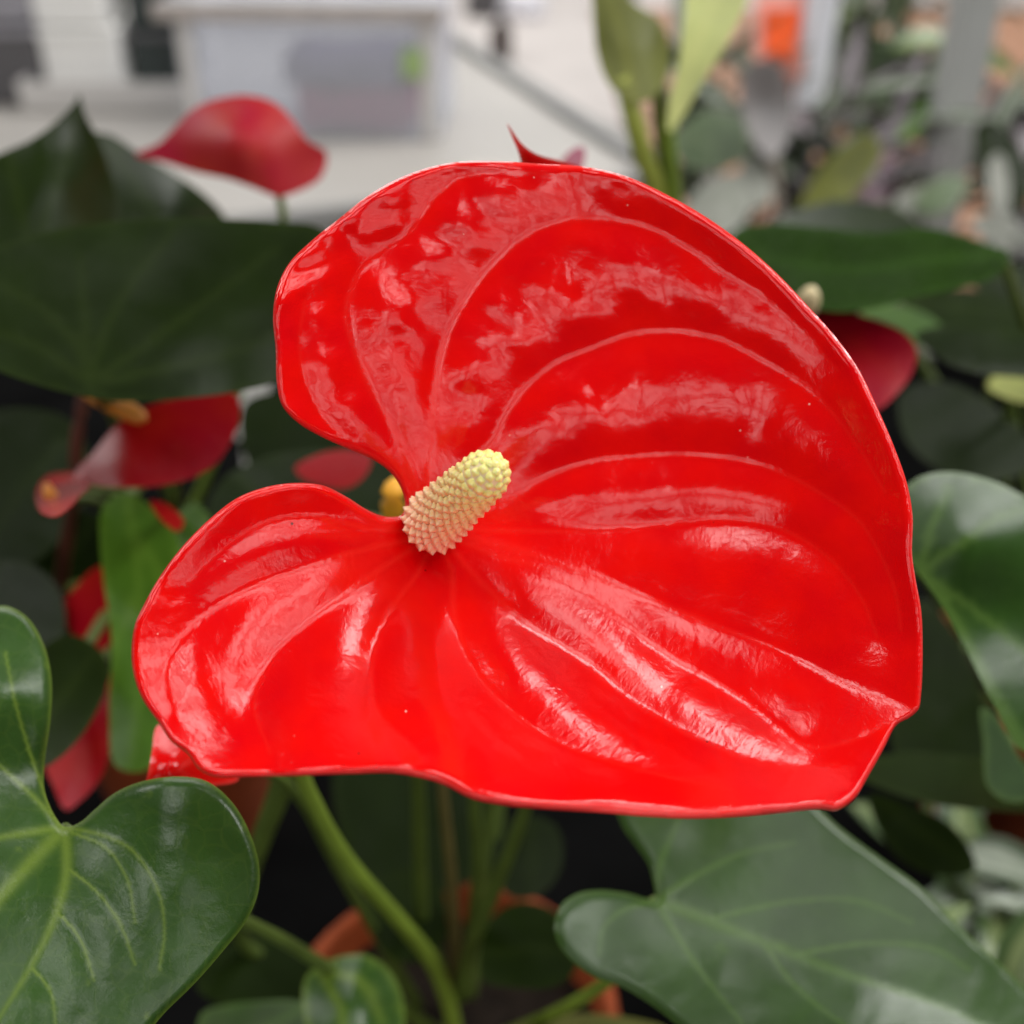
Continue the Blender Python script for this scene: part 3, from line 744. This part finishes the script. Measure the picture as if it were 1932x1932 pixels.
simple(left, 'spathe_back', [(160,900),(115,893),(85,902),(68,935),(76,965),(100,975),(125,962),(150,935),(170,915)], [(70,940,.30),(160,905,.31),(110,930,.296)], name='spathe', sp=10)
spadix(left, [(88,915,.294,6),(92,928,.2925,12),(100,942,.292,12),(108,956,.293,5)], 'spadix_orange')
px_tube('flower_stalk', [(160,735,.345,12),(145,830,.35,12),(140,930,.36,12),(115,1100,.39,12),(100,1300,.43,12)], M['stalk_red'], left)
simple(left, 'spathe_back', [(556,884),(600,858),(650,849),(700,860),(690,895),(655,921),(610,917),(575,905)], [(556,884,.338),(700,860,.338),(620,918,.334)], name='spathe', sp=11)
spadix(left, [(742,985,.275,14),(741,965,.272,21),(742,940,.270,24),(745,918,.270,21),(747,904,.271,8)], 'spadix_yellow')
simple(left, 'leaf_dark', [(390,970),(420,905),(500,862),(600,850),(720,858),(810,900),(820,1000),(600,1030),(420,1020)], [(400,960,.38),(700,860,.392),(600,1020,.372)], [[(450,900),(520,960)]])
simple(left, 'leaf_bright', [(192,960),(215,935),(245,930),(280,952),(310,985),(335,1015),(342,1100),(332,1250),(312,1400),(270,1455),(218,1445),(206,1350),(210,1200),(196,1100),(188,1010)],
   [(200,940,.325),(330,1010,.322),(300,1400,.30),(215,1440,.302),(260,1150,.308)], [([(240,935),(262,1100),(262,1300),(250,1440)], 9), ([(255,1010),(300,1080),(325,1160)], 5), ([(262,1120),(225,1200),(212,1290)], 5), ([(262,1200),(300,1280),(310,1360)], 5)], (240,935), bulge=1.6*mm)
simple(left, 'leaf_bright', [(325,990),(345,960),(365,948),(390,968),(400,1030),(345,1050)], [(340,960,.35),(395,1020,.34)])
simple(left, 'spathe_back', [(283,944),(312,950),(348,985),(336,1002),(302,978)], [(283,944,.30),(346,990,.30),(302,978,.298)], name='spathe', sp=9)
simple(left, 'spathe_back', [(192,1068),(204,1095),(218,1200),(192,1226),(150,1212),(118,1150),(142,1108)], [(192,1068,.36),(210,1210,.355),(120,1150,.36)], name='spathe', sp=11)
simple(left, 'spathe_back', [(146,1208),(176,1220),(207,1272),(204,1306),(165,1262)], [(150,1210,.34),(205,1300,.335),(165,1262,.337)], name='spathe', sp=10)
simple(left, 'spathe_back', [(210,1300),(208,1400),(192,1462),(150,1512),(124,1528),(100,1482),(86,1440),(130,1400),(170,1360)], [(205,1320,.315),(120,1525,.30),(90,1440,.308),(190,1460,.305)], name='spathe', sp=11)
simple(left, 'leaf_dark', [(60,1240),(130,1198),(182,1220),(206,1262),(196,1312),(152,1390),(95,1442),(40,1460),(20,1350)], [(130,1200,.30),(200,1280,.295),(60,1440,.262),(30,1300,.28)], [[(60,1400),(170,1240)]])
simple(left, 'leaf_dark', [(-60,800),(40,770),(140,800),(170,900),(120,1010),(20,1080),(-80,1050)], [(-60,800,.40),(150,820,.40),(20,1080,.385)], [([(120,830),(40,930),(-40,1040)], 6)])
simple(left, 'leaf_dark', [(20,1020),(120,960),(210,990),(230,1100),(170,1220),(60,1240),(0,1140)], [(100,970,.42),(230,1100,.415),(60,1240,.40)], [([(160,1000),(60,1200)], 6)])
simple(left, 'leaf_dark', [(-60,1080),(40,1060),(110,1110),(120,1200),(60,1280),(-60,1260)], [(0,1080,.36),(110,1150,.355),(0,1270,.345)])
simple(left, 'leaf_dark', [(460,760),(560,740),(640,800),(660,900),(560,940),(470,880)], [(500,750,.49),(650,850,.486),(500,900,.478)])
for k, (u, v) in enumerate(((170,722),(60,500),(300,420),(240,935),(60,1400))):
    d = (.262, .332, .40, .34, .275)[k]
    b0 = LP + Vector((0.006 * k - .012, 0.004 * k, 0.095))
    a0 = P(u, v, d + .004)
    mid = (a0 + b0) / 2 + Vector((0, .02, .03))
    tube('leaf_stalk', [a0, mid, b0], [.0016, .0018, .0022], M['stalk_dark'], left)

for k, (u, v, d) in enumerate(((640,880,.342),(744,985,.279),(310,972,.304),(170,1150,.363),(185,1265,.342),(150,1440,.312),(290,850,.312),(600,960,.385),(60,920,.395),(120,1100,.415),(30,1160,.36),(560,840,.49),(110,935,.30))):
    a0 = P(u, v, d); b0 = LP + Vector((.02 * math.cos(k * 2.4), .02 * math.sin(k * 2.4), .093))
    tube('stem', [a0, a0.lerp(b0, .45) + Vector((0, .03, .012)), b0], [.0012, .0015, .0019], M['stalk_dark'], left, 8)

# ================================================================== neighbour on the right
RP = Vector((0.235, 0.42, 0))
right = thing('potted_anthurium', 'shaded anthurium plant with one dark red flower right of the big flower', 'plant', RP)
pot(right, RP)
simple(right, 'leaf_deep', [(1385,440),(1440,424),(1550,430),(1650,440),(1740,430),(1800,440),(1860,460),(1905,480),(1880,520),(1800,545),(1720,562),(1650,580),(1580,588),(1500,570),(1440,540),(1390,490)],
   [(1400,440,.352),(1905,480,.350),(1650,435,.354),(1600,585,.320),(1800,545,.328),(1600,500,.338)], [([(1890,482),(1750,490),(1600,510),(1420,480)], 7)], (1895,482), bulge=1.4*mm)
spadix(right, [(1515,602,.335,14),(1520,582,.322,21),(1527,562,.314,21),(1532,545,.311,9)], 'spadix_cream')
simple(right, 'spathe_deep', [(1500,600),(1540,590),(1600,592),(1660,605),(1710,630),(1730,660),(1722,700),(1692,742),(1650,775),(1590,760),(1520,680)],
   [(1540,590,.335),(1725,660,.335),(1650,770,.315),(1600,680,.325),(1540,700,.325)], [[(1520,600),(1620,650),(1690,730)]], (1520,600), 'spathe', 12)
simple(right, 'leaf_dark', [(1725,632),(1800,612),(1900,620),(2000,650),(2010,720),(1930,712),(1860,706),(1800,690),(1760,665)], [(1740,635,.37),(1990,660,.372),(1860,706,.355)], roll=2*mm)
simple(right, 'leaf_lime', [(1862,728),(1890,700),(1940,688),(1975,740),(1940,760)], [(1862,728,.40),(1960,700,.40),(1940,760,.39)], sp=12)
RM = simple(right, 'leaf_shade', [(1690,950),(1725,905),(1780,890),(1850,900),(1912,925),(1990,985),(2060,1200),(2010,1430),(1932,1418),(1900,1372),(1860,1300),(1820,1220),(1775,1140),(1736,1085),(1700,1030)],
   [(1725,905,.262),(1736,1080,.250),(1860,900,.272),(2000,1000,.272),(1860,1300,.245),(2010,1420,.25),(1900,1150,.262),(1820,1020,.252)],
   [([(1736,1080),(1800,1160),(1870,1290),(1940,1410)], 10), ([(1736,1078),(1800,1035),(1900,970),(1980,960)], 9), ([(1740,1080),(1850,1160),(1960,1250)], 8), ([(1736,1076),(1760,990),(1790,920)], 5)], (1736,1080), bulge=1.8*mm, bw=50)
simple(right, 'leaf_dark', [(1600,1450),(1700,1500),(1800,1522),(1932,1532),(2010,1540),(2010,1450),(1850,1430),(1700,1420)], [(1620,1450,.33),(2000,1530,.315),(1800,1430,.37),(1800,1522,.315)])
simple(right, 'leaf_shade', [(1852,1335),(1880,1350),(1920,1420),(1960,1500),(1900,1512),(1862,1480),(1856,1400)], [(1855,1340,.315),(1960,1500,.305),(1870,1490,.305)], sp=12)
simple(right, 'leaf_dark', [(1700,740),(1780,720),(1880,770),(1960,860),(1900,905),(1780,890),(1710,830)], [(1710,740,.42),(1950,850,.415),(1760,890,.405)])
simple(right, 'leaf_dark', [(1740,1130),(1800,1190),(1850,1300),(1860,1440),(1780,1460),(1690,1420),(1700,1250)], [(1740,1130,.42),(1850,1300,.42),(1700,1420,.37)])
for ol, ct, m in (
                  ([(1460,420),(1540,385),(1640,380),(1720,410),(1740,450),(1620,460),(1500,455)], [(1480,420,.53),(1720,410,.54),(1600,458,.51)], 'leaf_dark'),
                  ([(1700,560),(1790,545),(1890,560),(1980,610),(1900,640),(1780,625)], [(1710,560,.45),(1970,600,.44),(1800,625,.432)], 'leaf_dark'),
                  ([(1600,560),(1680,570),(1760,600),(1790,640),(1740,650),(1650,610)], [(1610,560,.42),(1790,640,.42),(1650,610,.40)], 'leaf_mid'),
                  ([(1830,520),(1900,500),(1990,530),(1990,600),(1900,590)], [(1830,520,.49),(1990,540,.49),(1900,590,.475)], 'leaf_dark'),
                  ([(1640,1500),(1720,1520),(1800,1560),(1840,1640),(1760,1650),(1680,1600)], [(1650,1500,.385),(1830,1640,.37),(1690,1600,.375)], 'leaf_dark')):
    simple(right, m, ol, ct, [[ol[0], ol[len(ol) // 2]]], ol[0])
for k, (u, v, d) in enumerate(((1890,482,.378),(1736,1080,.256),(1990,660,.384),(1980,1480,.34))):
    b0 = RP + Vector((0.007 * k - .01, 0.003 * k, 0.095)); a0 = P(u, v, d); mid = (a0 + b0) / 2 + Vector((.01, .02, .03))
    tube('leaf_stalk', [a0, mid, b0], [.0016, .0018, .0022], M['stalk_dark'], right)
for k, (u, v, d) in enumerate(((1600,440,.535),(1880,600,.445),(1700,610,.42),(1900,560,.49),(1740,1580,.38),(1800,830,.42),(1780,1350,.40),(1900,730,.40),(1900,1440,.315))):
    a0 = P(u, v, d); b0 = RP + Vector((.02 * math.cos(k * 2.4), .02 * math.sin(k * 2.4), .093))
    tube('stem', [a0, a0.lerp(b0, .45) + Vector((0, .02, .008)), b0], [.0012, .0015, .0019], M['stalk_dark'], right, 8)
tube('flower_stalk', [P(1515,604,.347), P(1560,800,.40), RP + Vector((-.02, .01, .095))], [.0018, .002, .0022], M['stalk_dark'], right)

# ================================================================== pale green plant behind
BP = Vector((0.085, 0.62, 0))
back = thing('leafy_plant', 'tall pale yellow-green plant with folded leaf blades behind the big flower', 'plant', BP)
pot(back, BP)
simple(back, 'leaf_olive', [(1110,-90),(1118,0),(1120,40),(1126,100),(1148,158),(1180,188),(1215,192),(1246,170),(1264,120),(1260,72),(1242,35),(1205,12),(1180,-10),(1150,-80)],
   [(1115,-60,.43),(1130,100,.43),(1200,190,.42),(1262,90,.435),(1190,90,.424)], [([(1195,188),(1180,100),(1140,-40)], 5)], (1195,188), sp=12)
simple(back, 'leaf_lime', [(1262,250),(1262,200),(1280,120),(1290,40),(1305,-50),(1370,-90),(1425,-60),(1410,0),(1372,80),(1322,160),(1288,220)],
   [(1265,240,.42),(1300,-40,.44),(1420,-40,.45),(1350,60,.432)], [([(1266,240),(1310,100),(1370,-60)], 6)], (1266,240), sp=12)
px_tube('leaf_stalk', [(1175,150,.425,16),(1192,210,.426,19),(1212,290,.435,19),(1240,380,.45,19),(1245,600,.50,18),(1240,1000,.60,18)], M['leaf_lime'] and plain('stalk_pale', (0.36, 0.40, 0.07), .5), back, 14)
px_tube('leaf_stalk', [(1240,150,.437,16),(1248,210,.438,18),(1256,290,.447,18),(1268,380,.46,18),(1262,600,.51,18),(1250,1000,.61,18)], plain('stalk_olive', (0.13, 0.15, 0.022), .5), back, 14)
px_tube('leaf_stalk', [(1268,220,.425,8),(1262,260,.43,12),(1268,380,.452,14),(1265,600,.50,14)], M['stalk'], back, 12)

# ================================================================== striped foliage plants at upper right
def stripe_mat(name, a, b_, c_):
    m, nt, b = mat_new(name); n = N(nt)
    uv = n('Attribute', attribute_name='flat').outputs['Vector']
    s = n('SeparateXYZ', {0: uv})
    wob = n('TexNoise', {'Vector': uv, 'Scale': 3.0, 'Detail': 3.0}).outputs['Fac']
    y = n.math('ADD', n.math('ABSOLUTE', s.outputs[1]), n.math('MULTIPLY', wob, 0.25))
    c = n.ramp(y, [(0.12, a), (0.30, b_), (0.55, b_), (0.72, c_)])
    n.l(c, b.inputs['Base Color']); b.inputs['Roughness'].default_value = .42
    return m
M['stripe'] = stripe_mat('striped_leaf', (0.10, 0.13, 0.08), (0.33, 0.37, 0.29), (0.07, 0.10, 0.055))
M['stripe_purple'] = stripe_mat('striped_leaf_purple', (0.13, 0.09, 0.12), (0.32, 0.30, 0.30), (0.10, 0.07, 0.09))
M['stripe_green'] = stripe_mat('striped_leaf_green', (0.10, 0.16, 0.04), (0.22, 0.28, 0.11), (0.06, 0.11, 0.03))

def leaf_mesh(L, Wd, mat, droop=.25, fold=.25, n=12, m=7):
    vs, fs, fl = [], [], []
    for i in range(n + 1):
        t = i / n
        hw = Wd / 2 * (math.sin(math.pi * min(1, t * .97 + .03) ** 0.75) ** .8 if 0 < t < 1 else .02)
        for j in range(m):
            s = 2 * j / (m - 1) - 1
            vs.append((L * t, hw * s, -droop * L * t * t + fold * abs(s) * hw))
            fl.append((t, s, 0))
    for i in range(n):
        for j in range(m - 1): fs.append((i*m+j, (i+1)*m+j, (i+1)*m+j+1, i*m+j+1))
    me = mesh('leaf', vs, fs)
    at = me.attributes.new('flat', 'FLOAT_VECTOR', 'POINT'); at.data.foreach_set('vector', np.array(fl, np.float32).ravel())
    me.materials.append(mat); me.polygons.foreach_set('use_smooth', np.ones(len(me.polygons), bool))
    return me
LM = [leaf_mesh(.055, .026, M['stripe']), leaf_mesh(.050, .024, M['stripe_purple'], .35), leaf_mesh(.060, .027, M['stripe_green'], .15), leaf_mesh(.045, .024, M['stripe'], .5), leaf_mesh(.095, .020, M['stripe'], .12), leaf_mesh(.085, .018, M['stripe_purple'], .15)]

def foliage_plant(label, base, stems, seed, kinds, hgt=.16, spread=.11, potm='black', leaves=8, sc=1.0):
    rnd = random.Random(seed)
    t = thing('striped_foliage_plant', label, 'plant', base, 'striped foliage plants beside the anthuriums')
    pot(t, base, .05 * sc, .09 * sc, potm)
    for s in range(stems):
        a = 2 * math.pi * s / stems + rnd.uniform(-.4, .4)
        rr = spread * rnd.uniform(.35, 1); hh = hgt * rnd.uniform(.6, 1.1)
        b0 = Vector(base) + Vector((.015 * math.cos(a), .015 * math.sin(a), .075 * sc))
        tip = Vector(base) + Vector((rr * math.cos(a), rr * math.sin(a), .075 * sc + hh))
        mid = b0.lerp(tip, .5) + Vector((0, 0, hh * .18))
        tube('stem', [b0, mid, tip], [.0024, .002, .0014], M['stalk_dark'], t, 6, .012)
        for q in range(leaves):
            f = .3 + .7 * q / (leaves - 1)
            p = b0 * (1-f)**2 + mid * 2 * f * (1-f) + tip * f * f
            an = a + q * 2.4 + rnd.uniform(-.5, .5)
            o = bpy.data.objects.new('leaf', rnd.choice([LM[k] for k in kinds])); COL.objects.link(o)
            o.parent = t; o.matrix_parent_inverse = Matrix.Translation(-t.location)
            k = rnd.uniform(.75, 1.25) * sc
            o.matrix_basis = Matrix.Translation(p) @ Matrix.Rotation(an, 4, 'Z') @ Matrix.Rotation(rnd.uniform(-1.25, .15), 4, 'Y') @ Matrix.Rotation(rnd.uniform(-.5, .5), 4, 'X') @ Matrix.Scale(k, 4)
    return t
BZ = -0.078
fp1 = foliage_plant('grey-green striped plant next to the pale yellow-green plant', (0.215, 1.20, BZ), 8, 1, (0, 3, 4), .17, .12, leaves=9, sc=1.15)
fp2 = foliage_plant('grey striped plant with purple-tinged leaves in front of the orange card', (0.315, 1.19, BZ), 8, 2, (0, 1, 4, 5), .15, .12, leaves=9, sc=1.15)
fp3 = foliage_plant('striped plant with yellow-green leaves left of the grey post', (0.40, 1.38, BZ), 9, 3, (2, 0, 2), .24, .12, leaves=9, sc=1.3)
fp4 = foliage_plant('dusky striped plant right of the grey post at the edge', (0.53, 1.19, BZ), 9, 4, (1, 4, 5, 3), .17, .13, leaves=9, sc=1.15)
foliage_plant('low grey striped plant in shade above the dark red flower', (0.45, 0.86, 0.0), 7, 5, (0, 1, 3), .10, .12)
foliage_plant('small grey striped plant low at the right beside the broad leaf', (0.175, 0.285, 0.0), 6, 6, (0, 3, 2), .055, .06, leaves=6, sc=.8)

# the larger blades that can be told apart in the blur
for pl, m, ol, d in ((fp3, 'leaf_sage', [(1565,100),(1640,72),(1740,108),(1772,170),(1700,222),(1620,205),(1580,160)], 1.26), (fp3, 'leaf_bright', [(1632,250),(1680,195),(1745,178),(1752,215),(1700,270),(1650,282)], 1.2),
                     (fp3, 'leaf_mauve', [(1588,335),(1640,272),(1682,282),(1688,350),(1645,402),(1600,392)], 1.12), (fp2, 'leaf_olive', [(1505,410),(1550,315),(1640,250),(1665,285),(1600,380),(1540,425)], 1.06),
                     (fp2, 'leaf_grey', [(1392,350),(1408,296),(1440,312),(1456,372),(1424,392)], 1.0), (fp1, 'leaf_sage', [(1268,262),(1325,212),(1402,230),(1412,292),(1345,322),(1282,304)], 1.05),
                     (fp1, 'leaf_grey', [(1286,425),(1330,345),(1392,330),(1420,385),(1380,440),(1320,455)], .98), (fp2, 'leaf_sage', [(1500,430),(1580,392),(1680,388),(1690,425),(1600,450),(1520,455)], .98),
                     (fp2, 'leaf_grey', [(1690,372),(1760,352),(1800,375),(1745,410),(1700,415)], 1.0), (fp4, 'leaf_sage', [(1725,372),(1800,330),(1830,345),(1790,395),(1740,402)], .99),
                     (fp4, 'leaf_dark', [(1838,240),(1872,225),(1915,262),(1940,320),(1925,400),(1880,420),(1856,340)], 1.0), (fp4, 'leaf_grey', [(1868,300),(1890,290),(1905,350),(1890,430),(1872,400)], .97),
                     (fp4, 'leaf_grey', [(1830,420),(1880,400),(1945,440),(1960,500),(1900,480)], .95)):
    ca = np.array(ol, float).mean(0)
    ct = [(u, v, d * (1 - (v - ca[1]) / F * .55) + abs(u - ca[0]) / F * d * .35) for u, v in ol] + [(ca[0], ca[1], d)]
    simple(pl, m, ol, ct, [([ol[0], ca.tolist(), ol[len(ol) // 2 + 1]], 6)], ol[0], sp=14, bulge=3*mm)

# upright rounded purplish leaf
t = thing('rubber_plant', 'upright rounded grey-purple leaf on a pale stem by the orange card', 'plant', G(1470, 470, BZ))
simple(t, 'leaf_dark', [(1398,190),(1402,140),(1425,116),(1452,114),(1478,135),(1496,190),(1492,240),(1475,285),(1455,300),(1430,280),(1408,240)],
       [(1400,190,.98),(1450,114,1.0),(1495,190,1.02),(1455,300,.99),(1440,200,1.0)], sp=10)
t.children[-1].data.materials[0] = plain('purple_grey_leaf', (0.11, 0.095, 0.09), .45, .4, .6, 14)
px_tube('stem', [(1455,290,1.0,10),(1465,350,1.01,9),(1470,430,1.03,9),(1472,520,1.06,9)], plain('pale_stem', (.36, .31, .26), .6), t)

# ================================================================== things on the bench and table behind
# grey post
px = Vector((0.398, 1.135, 0))
t = thing('metal_post', 'grey painted upright metal post at upper right', 'post', (px.x, px.y, -0.078))
box('post_shaft', (px.x, px.y, 0.47), (0.036, 0.030, 1.08), M['post'], t, R(12), .004)
box('foot_plate', (px.x, px.y, -0.073), (0.07, 0.06, 0.008), M['post'], t, R(12), .002)
t = thing('wooden_stake', 'dark brown thin stake standing right of the grey post', 'stake', (0.50, 1.40, -0.078))
box('stake_shaft', (0.50, 1.40, 0.40), (0.018, 0.018, 0.95), M['darkbrown'], t, R(20), .003)
box('stake_crosspiece', (0.50, 1.385, 0.13), (0.05, 0.010, 0.016), M['darkbrown'], t, R(20), .002)
# white label stake with the orange card
t = thing('price_sign', 'orange card on a leaning white plastic sign stake', 'sign', G(1490, 440, BZ))
a, b = P(1490, 430, 1.25), P(1562, -60, 1.14)
tube('sign_stake', [a, a.lerp(b, .5), b], [.016, .018, .020], M['labelwhite'], t, 4)
def quadcard(name, uvs, d, mat, parent, th=.002):
    vs = [P(u, v, d) for u, v in uvs]; nn = Vector(FW) * th
    vs += [v + nn for v in vs]; k = len(uvs)
    fs = [tuple(range(k)), tuple(reversed(range(k, 2*k)))] + [(i, i + k, (i+1) % k + k, (i+1) % k) for i in range(k)]
    me = mesh(name, vs, fs); bm = bmesh.new(); bm.from_mesh(me); bmesh.ops.recalc_face_normals(bm, faces=bm.faces); bm.to_mesh(me); bm.free()
    return link(name, me, mat, parent, smooth=False)
quadcard('card', [(1425,-60),(1535,-60),(1528,20),(1512,150),(1425,110)], 1.165, M['pinkcard'], t)
quadcard('orange_panel', [(1443,18),(1512,18),(1496,116),(1443,98)], 1.16, M['orange'], t)
t = thing('price_sign', 'small white tag standing between the orange card and the grey post', 'sign', G(1612, 400, BZ))
quadcard('card', [(1590,-60),(1640,-60),(1632,62),(1592,58)], 1.45, M['labelwhite'], t)
px_tube('sign_stake', [(1612,50,1.452,5),(1612,200,1.46,5),(1612,400,1.48,5)], M['labelwhite'], t, 6)
t = thing('cardboard_box', 'reddish brown box with a dark top beside the grey post', 'box', (.50, 2.15, -0.078))
box('carton', (.50, 2.15, -0.018), (.15, .12, .12), plain('red_brown_card', (.36, .13, .09), .7), t, R(15), .002)
box('lid', (.52, 2.14, .053), (.08, .09, .018), M['grey'], t, R(15), .002)

# clear storage box
def clear_mat():
    m, nt, b = mat_new('clear_plastic'); n = N(nt)
    out = nt.nodes['Material Output']
    tr = n('BsdfTransparent', {0: (0.93, 0.94, 0.97, 1)})
    b.inputs['Base Color'].default_value = (0.80, 0.81, 0.84, 1); b.inputs['Roughness'].default_value = .3
    mx = n('MixShader', {0: 0.28}); n.l(tr.outputs[0], mx.inputs[1]); n.l(b.outputs[0], mx.inputs[2])
    n.l(mx.outputs[0], out.inputs[0])
    return m
M['clear'] = clear_mat()
bc = G(600, 262); rz = R(-3)
bw, bd, bh = 0.335, 0.20, 0.150
ctr = bc + Vector((0, bd / 2, 0))
t = thing('storage_box', 'clear plastic storage box with a lid and plum cloth inside on the pale table', 'box', (ctr.x, ctr.y, 0))
Rz = Matrix.Rotation(rz, 4, 'Z')
def bb(name, off, s, mat, bev=.002):
    p = ctr + Rz @ Vector(off)
    return box(name, p, s, mat, t, rz, bev)
bb('front_panel', (0, -bd/2, bh/2 + .004), (bw, .003, bh), M['clear'])
bb('back_panel', (0, bd/2, bh/2 + .004), (bw, .003, bh), M['clear'])
bb('side_panel', (-bw/2, 0, bh/2 + .004), (.003, bd - .005, bh), M['clear'])
bb('side_panel', (bw/2, 0, bh/2 + .004), (.003, bd - .005, bh), M['clear'])
bb('base_panel', (0, 0, .003), (bw - .006, bd - .006, .004), M['clear'])
bb('lid', (-.006, 0, bh + .012), (bw + .03, bd + .03, .014), M['clear'])
bb('lid_rim', (-.006, -bd/2 - .010, bh + .010), (bw + .034, .012, .020), plain('lid_plastic', (.44, .39, .36), .5))
bb('corner_post', (bw/2 - .012, -bd/2 - .003, bh/2 + .004), (.022, .006, bh), M['offwhite'])
bb('corner_post', (-bw/2 + .012, -bd/2 - .003, bh/2 + .004), (.018, .006, bh), M['offwhite'])
bb('sticker', (bw/2 - .030, -bd/2 - .0075, bh*.66), (.028, .002, .036), M['sticker'])
def cloth(name, off, s, mat, label):
    bm = bmesh.new(); bmesh.ops.create_cube(bm, size=1); bmesh.ops.subdivide_edges(bm, edges=bm.edges[:], cuts=7, use_grid_fill=True)
    for v in bm.verts:
        q = v.co
        v.co = Vector((q.x * s[0], q.y * s[1], q.z * s[2] * (1 + .12 * math.sin(q.x * 9) + .1 * math.cos(q.y * 7))))
        v.co.y += .004 * math.sin(q.z * 14)
    bmesh.ops.transform(bm, matrix=Matrix.Translation(ctr + Rz @ Vector(off)) @ Rz, verts=bm.verts)
    me = bpy.data.meshes.new(name); bm.to_mesh(me); bm.free()
    props(link(name, me, mat), label, 'cloth')
cloth('folded_cloth', (.055, -.03, .036), (.15, .12, .05), M['cloth_red'], 'folded plum red cloth inside the clear storage box')
cloth('folded_cloth', (.05, -.02, .083), (.17, .13, .035), M['cloth_dark'], 'slate grey cloth folded on the plum cloth inside the storage box')

# white tubs, dark crates and tray at upper left
def tub(name, label, c, s, mat, rz=0, lidm=None, group=None):
    t = thing(name, label, 'tub', (c[0], c[1], c[2] - s[2] / 2), group)
    box('tub_body', c, s, mat, t, rz, .006)
    box('lid', (c[0], c[1], c[2] + s[2] / 2 - .007), (s[0] + .006, s[1] + .006, .010), lidm or mat, t, rz, .002)
q = G(205, 213); q.y += .10
t = thing('serving_tray', 'long off-white tray carrying the white tubs at upper left', 'tray', q)
box('tray_base', (q.x, q.y, .008), (.245, .20, .012), M['offwhite'], t, 0, .003)
for (ox, oy, sx, sy) in ((0, -.098, .245, .006), (0, .098, .245, .006), (-.12, 0, .006, .19), (.12, 0, .006, .19)):
    box('tray_rim', (q.x + ox, q.y + oy, .0285), (sx, sy, .028), M['offwhite'], t, 0, .002)
tub('white_tub', 'white plastic tub standing in the tray, lower of two', (q.x - .045, q.y, .014 + .045), (.108, .10, .088), M['white'], 0)
tub('white_tub', 'bright white plastic tub stacked on top of another at upper left', (q.x - .05, q.y + .005, .105 + .048), (.104, .098, .094), M['white'], 0)
tub('dark_crate', 'dark green-grey tub in the tray right of the white tubs', (q.x + .06, q.y + .03, .014 + .040), (.085, .085, .078), M['darkgreen'], 0, M['grey'])
tub('dark_crate', 'dark green-grey tub stacked on another beside the white tubs', (q.x + .062, q.y + .035, .094 + .05), (.085, .085, .098), M['darkgreen'], 0, M['grey'])
c = G(20, 205); c.y += .06
tub('dark_crate', 'grey tub left of the white tubs in the top left corner', (c.x - .03, c.y, .055), (.15, .10, .108), M['grey'], R(4), plain('lavender_lid', (.32, .31, .34), .5))
tub('grey_crate', 'lavender-grey tub stacked in the top left corner', (c.x - .03, c.y, .112 + .05), (.145, .095, .098), plain('lavender_plastic', (.30, .29, .32), .5), R(4))

# crumpled bags and small bottles on the far part of the table and the floor behind
def bag(label, c, s, mat, seed):
    bm = bmesh.new(); bmesh.ops.create_icosphere(bm, subdivisions=4, radius=1)
    rnd = np.random.RandomState(seed)
    for v in bm.verts:
        q = np.array(v.co)
        k = 1 + .22 * float(noise2(np.array([q[0]*2.2+seed]), np.array([q[1]*2.2+q[2]*1.7]), seed)[0]) + .12 * float(noise2(np.array([q[0]*5+seed]), np.array([q[2]*5+q[1]*3]), seed+1)[0])
        v.co = Vector((q[0]*k*s[0], q[1]*k*s[1], max(q[2]*k, -.6)*s[2]))
    bmesh.ops.transform(bm, matrix=Matrix.Translation((c[0], c[1], c[2] + .6 * s[2])), verts=bm.verts)
    me = bpy.data.meshes.new('plastic_bag'); bm.to_mesh(me); bm.free()
    props(link('plastic_bag', me, mat), label, 'bag')
b1 = G(790, 75); bag('crumpled white plastic bag behind the right end of the storage box', (b1.x, b1.y + .05, 0), (.032, .03, .065), M['white'], 3)
b2 = G(500, 8); bag('white plastic bag at the top edge behind the box lid', (b2.x, b2.y + .1, 0), (.10, .06, .05), M['white'], 5)
b3 = G(990, 30, FZ); bag('pale plastic bag lying on the floor beyond the table', (b3.x, b3.y, FZ), (.13, .10, .09), M['labelwhite'], 7)
def bottle(label, c, h, r, mat, capm):
    t = thing('bottle', label, 'bottle', c)
    lathe('bottle_body', c, [(0, 0), (r, 0), (r, h*.6), (r*.8, h*.72), (r*.35, h*.82), (r*.35, h*.88)], M[mat], t, 20)
    lathe('cap', (c[0], c[1], c[2] + h*.86), [(r*.42, 0), (r*.42, h*.12), (0, h*.13)], M[capm], t, 16)
g1 = G(945, 112, FZ); bottle('small dark bottle standing on the pale floor beyond the table', g1, .20, .05, 'darkbrown', 'grey')
g2 = G(915, 28, FZ); bottle('dark bottle with a red cap at the top edge', g2, .26, .10, 'grey', 'cloth_red')
g3 = G(1170, 30, FZ); bottle('dark bottle on the floor left of the pale green plant', g3, .26, .07, 'darkgreen', 'grey')

# white plant label glimpsed beneath the big dark leaf
t = thing('plant_label', 'white plastic label glimpsed between the dark leaf and the big flower', 'label', P(470, 930, .56))
quadcard('label_face', [(440,715),(512,705),(505,770),(478,832),(446,828)], .56, M['offwhite'], t, .001)
px_tube('label_stake', [(462,820,.562,8),(466,880,.562,7),(470,960,.562,5)], M['offwhite'], t, 6)
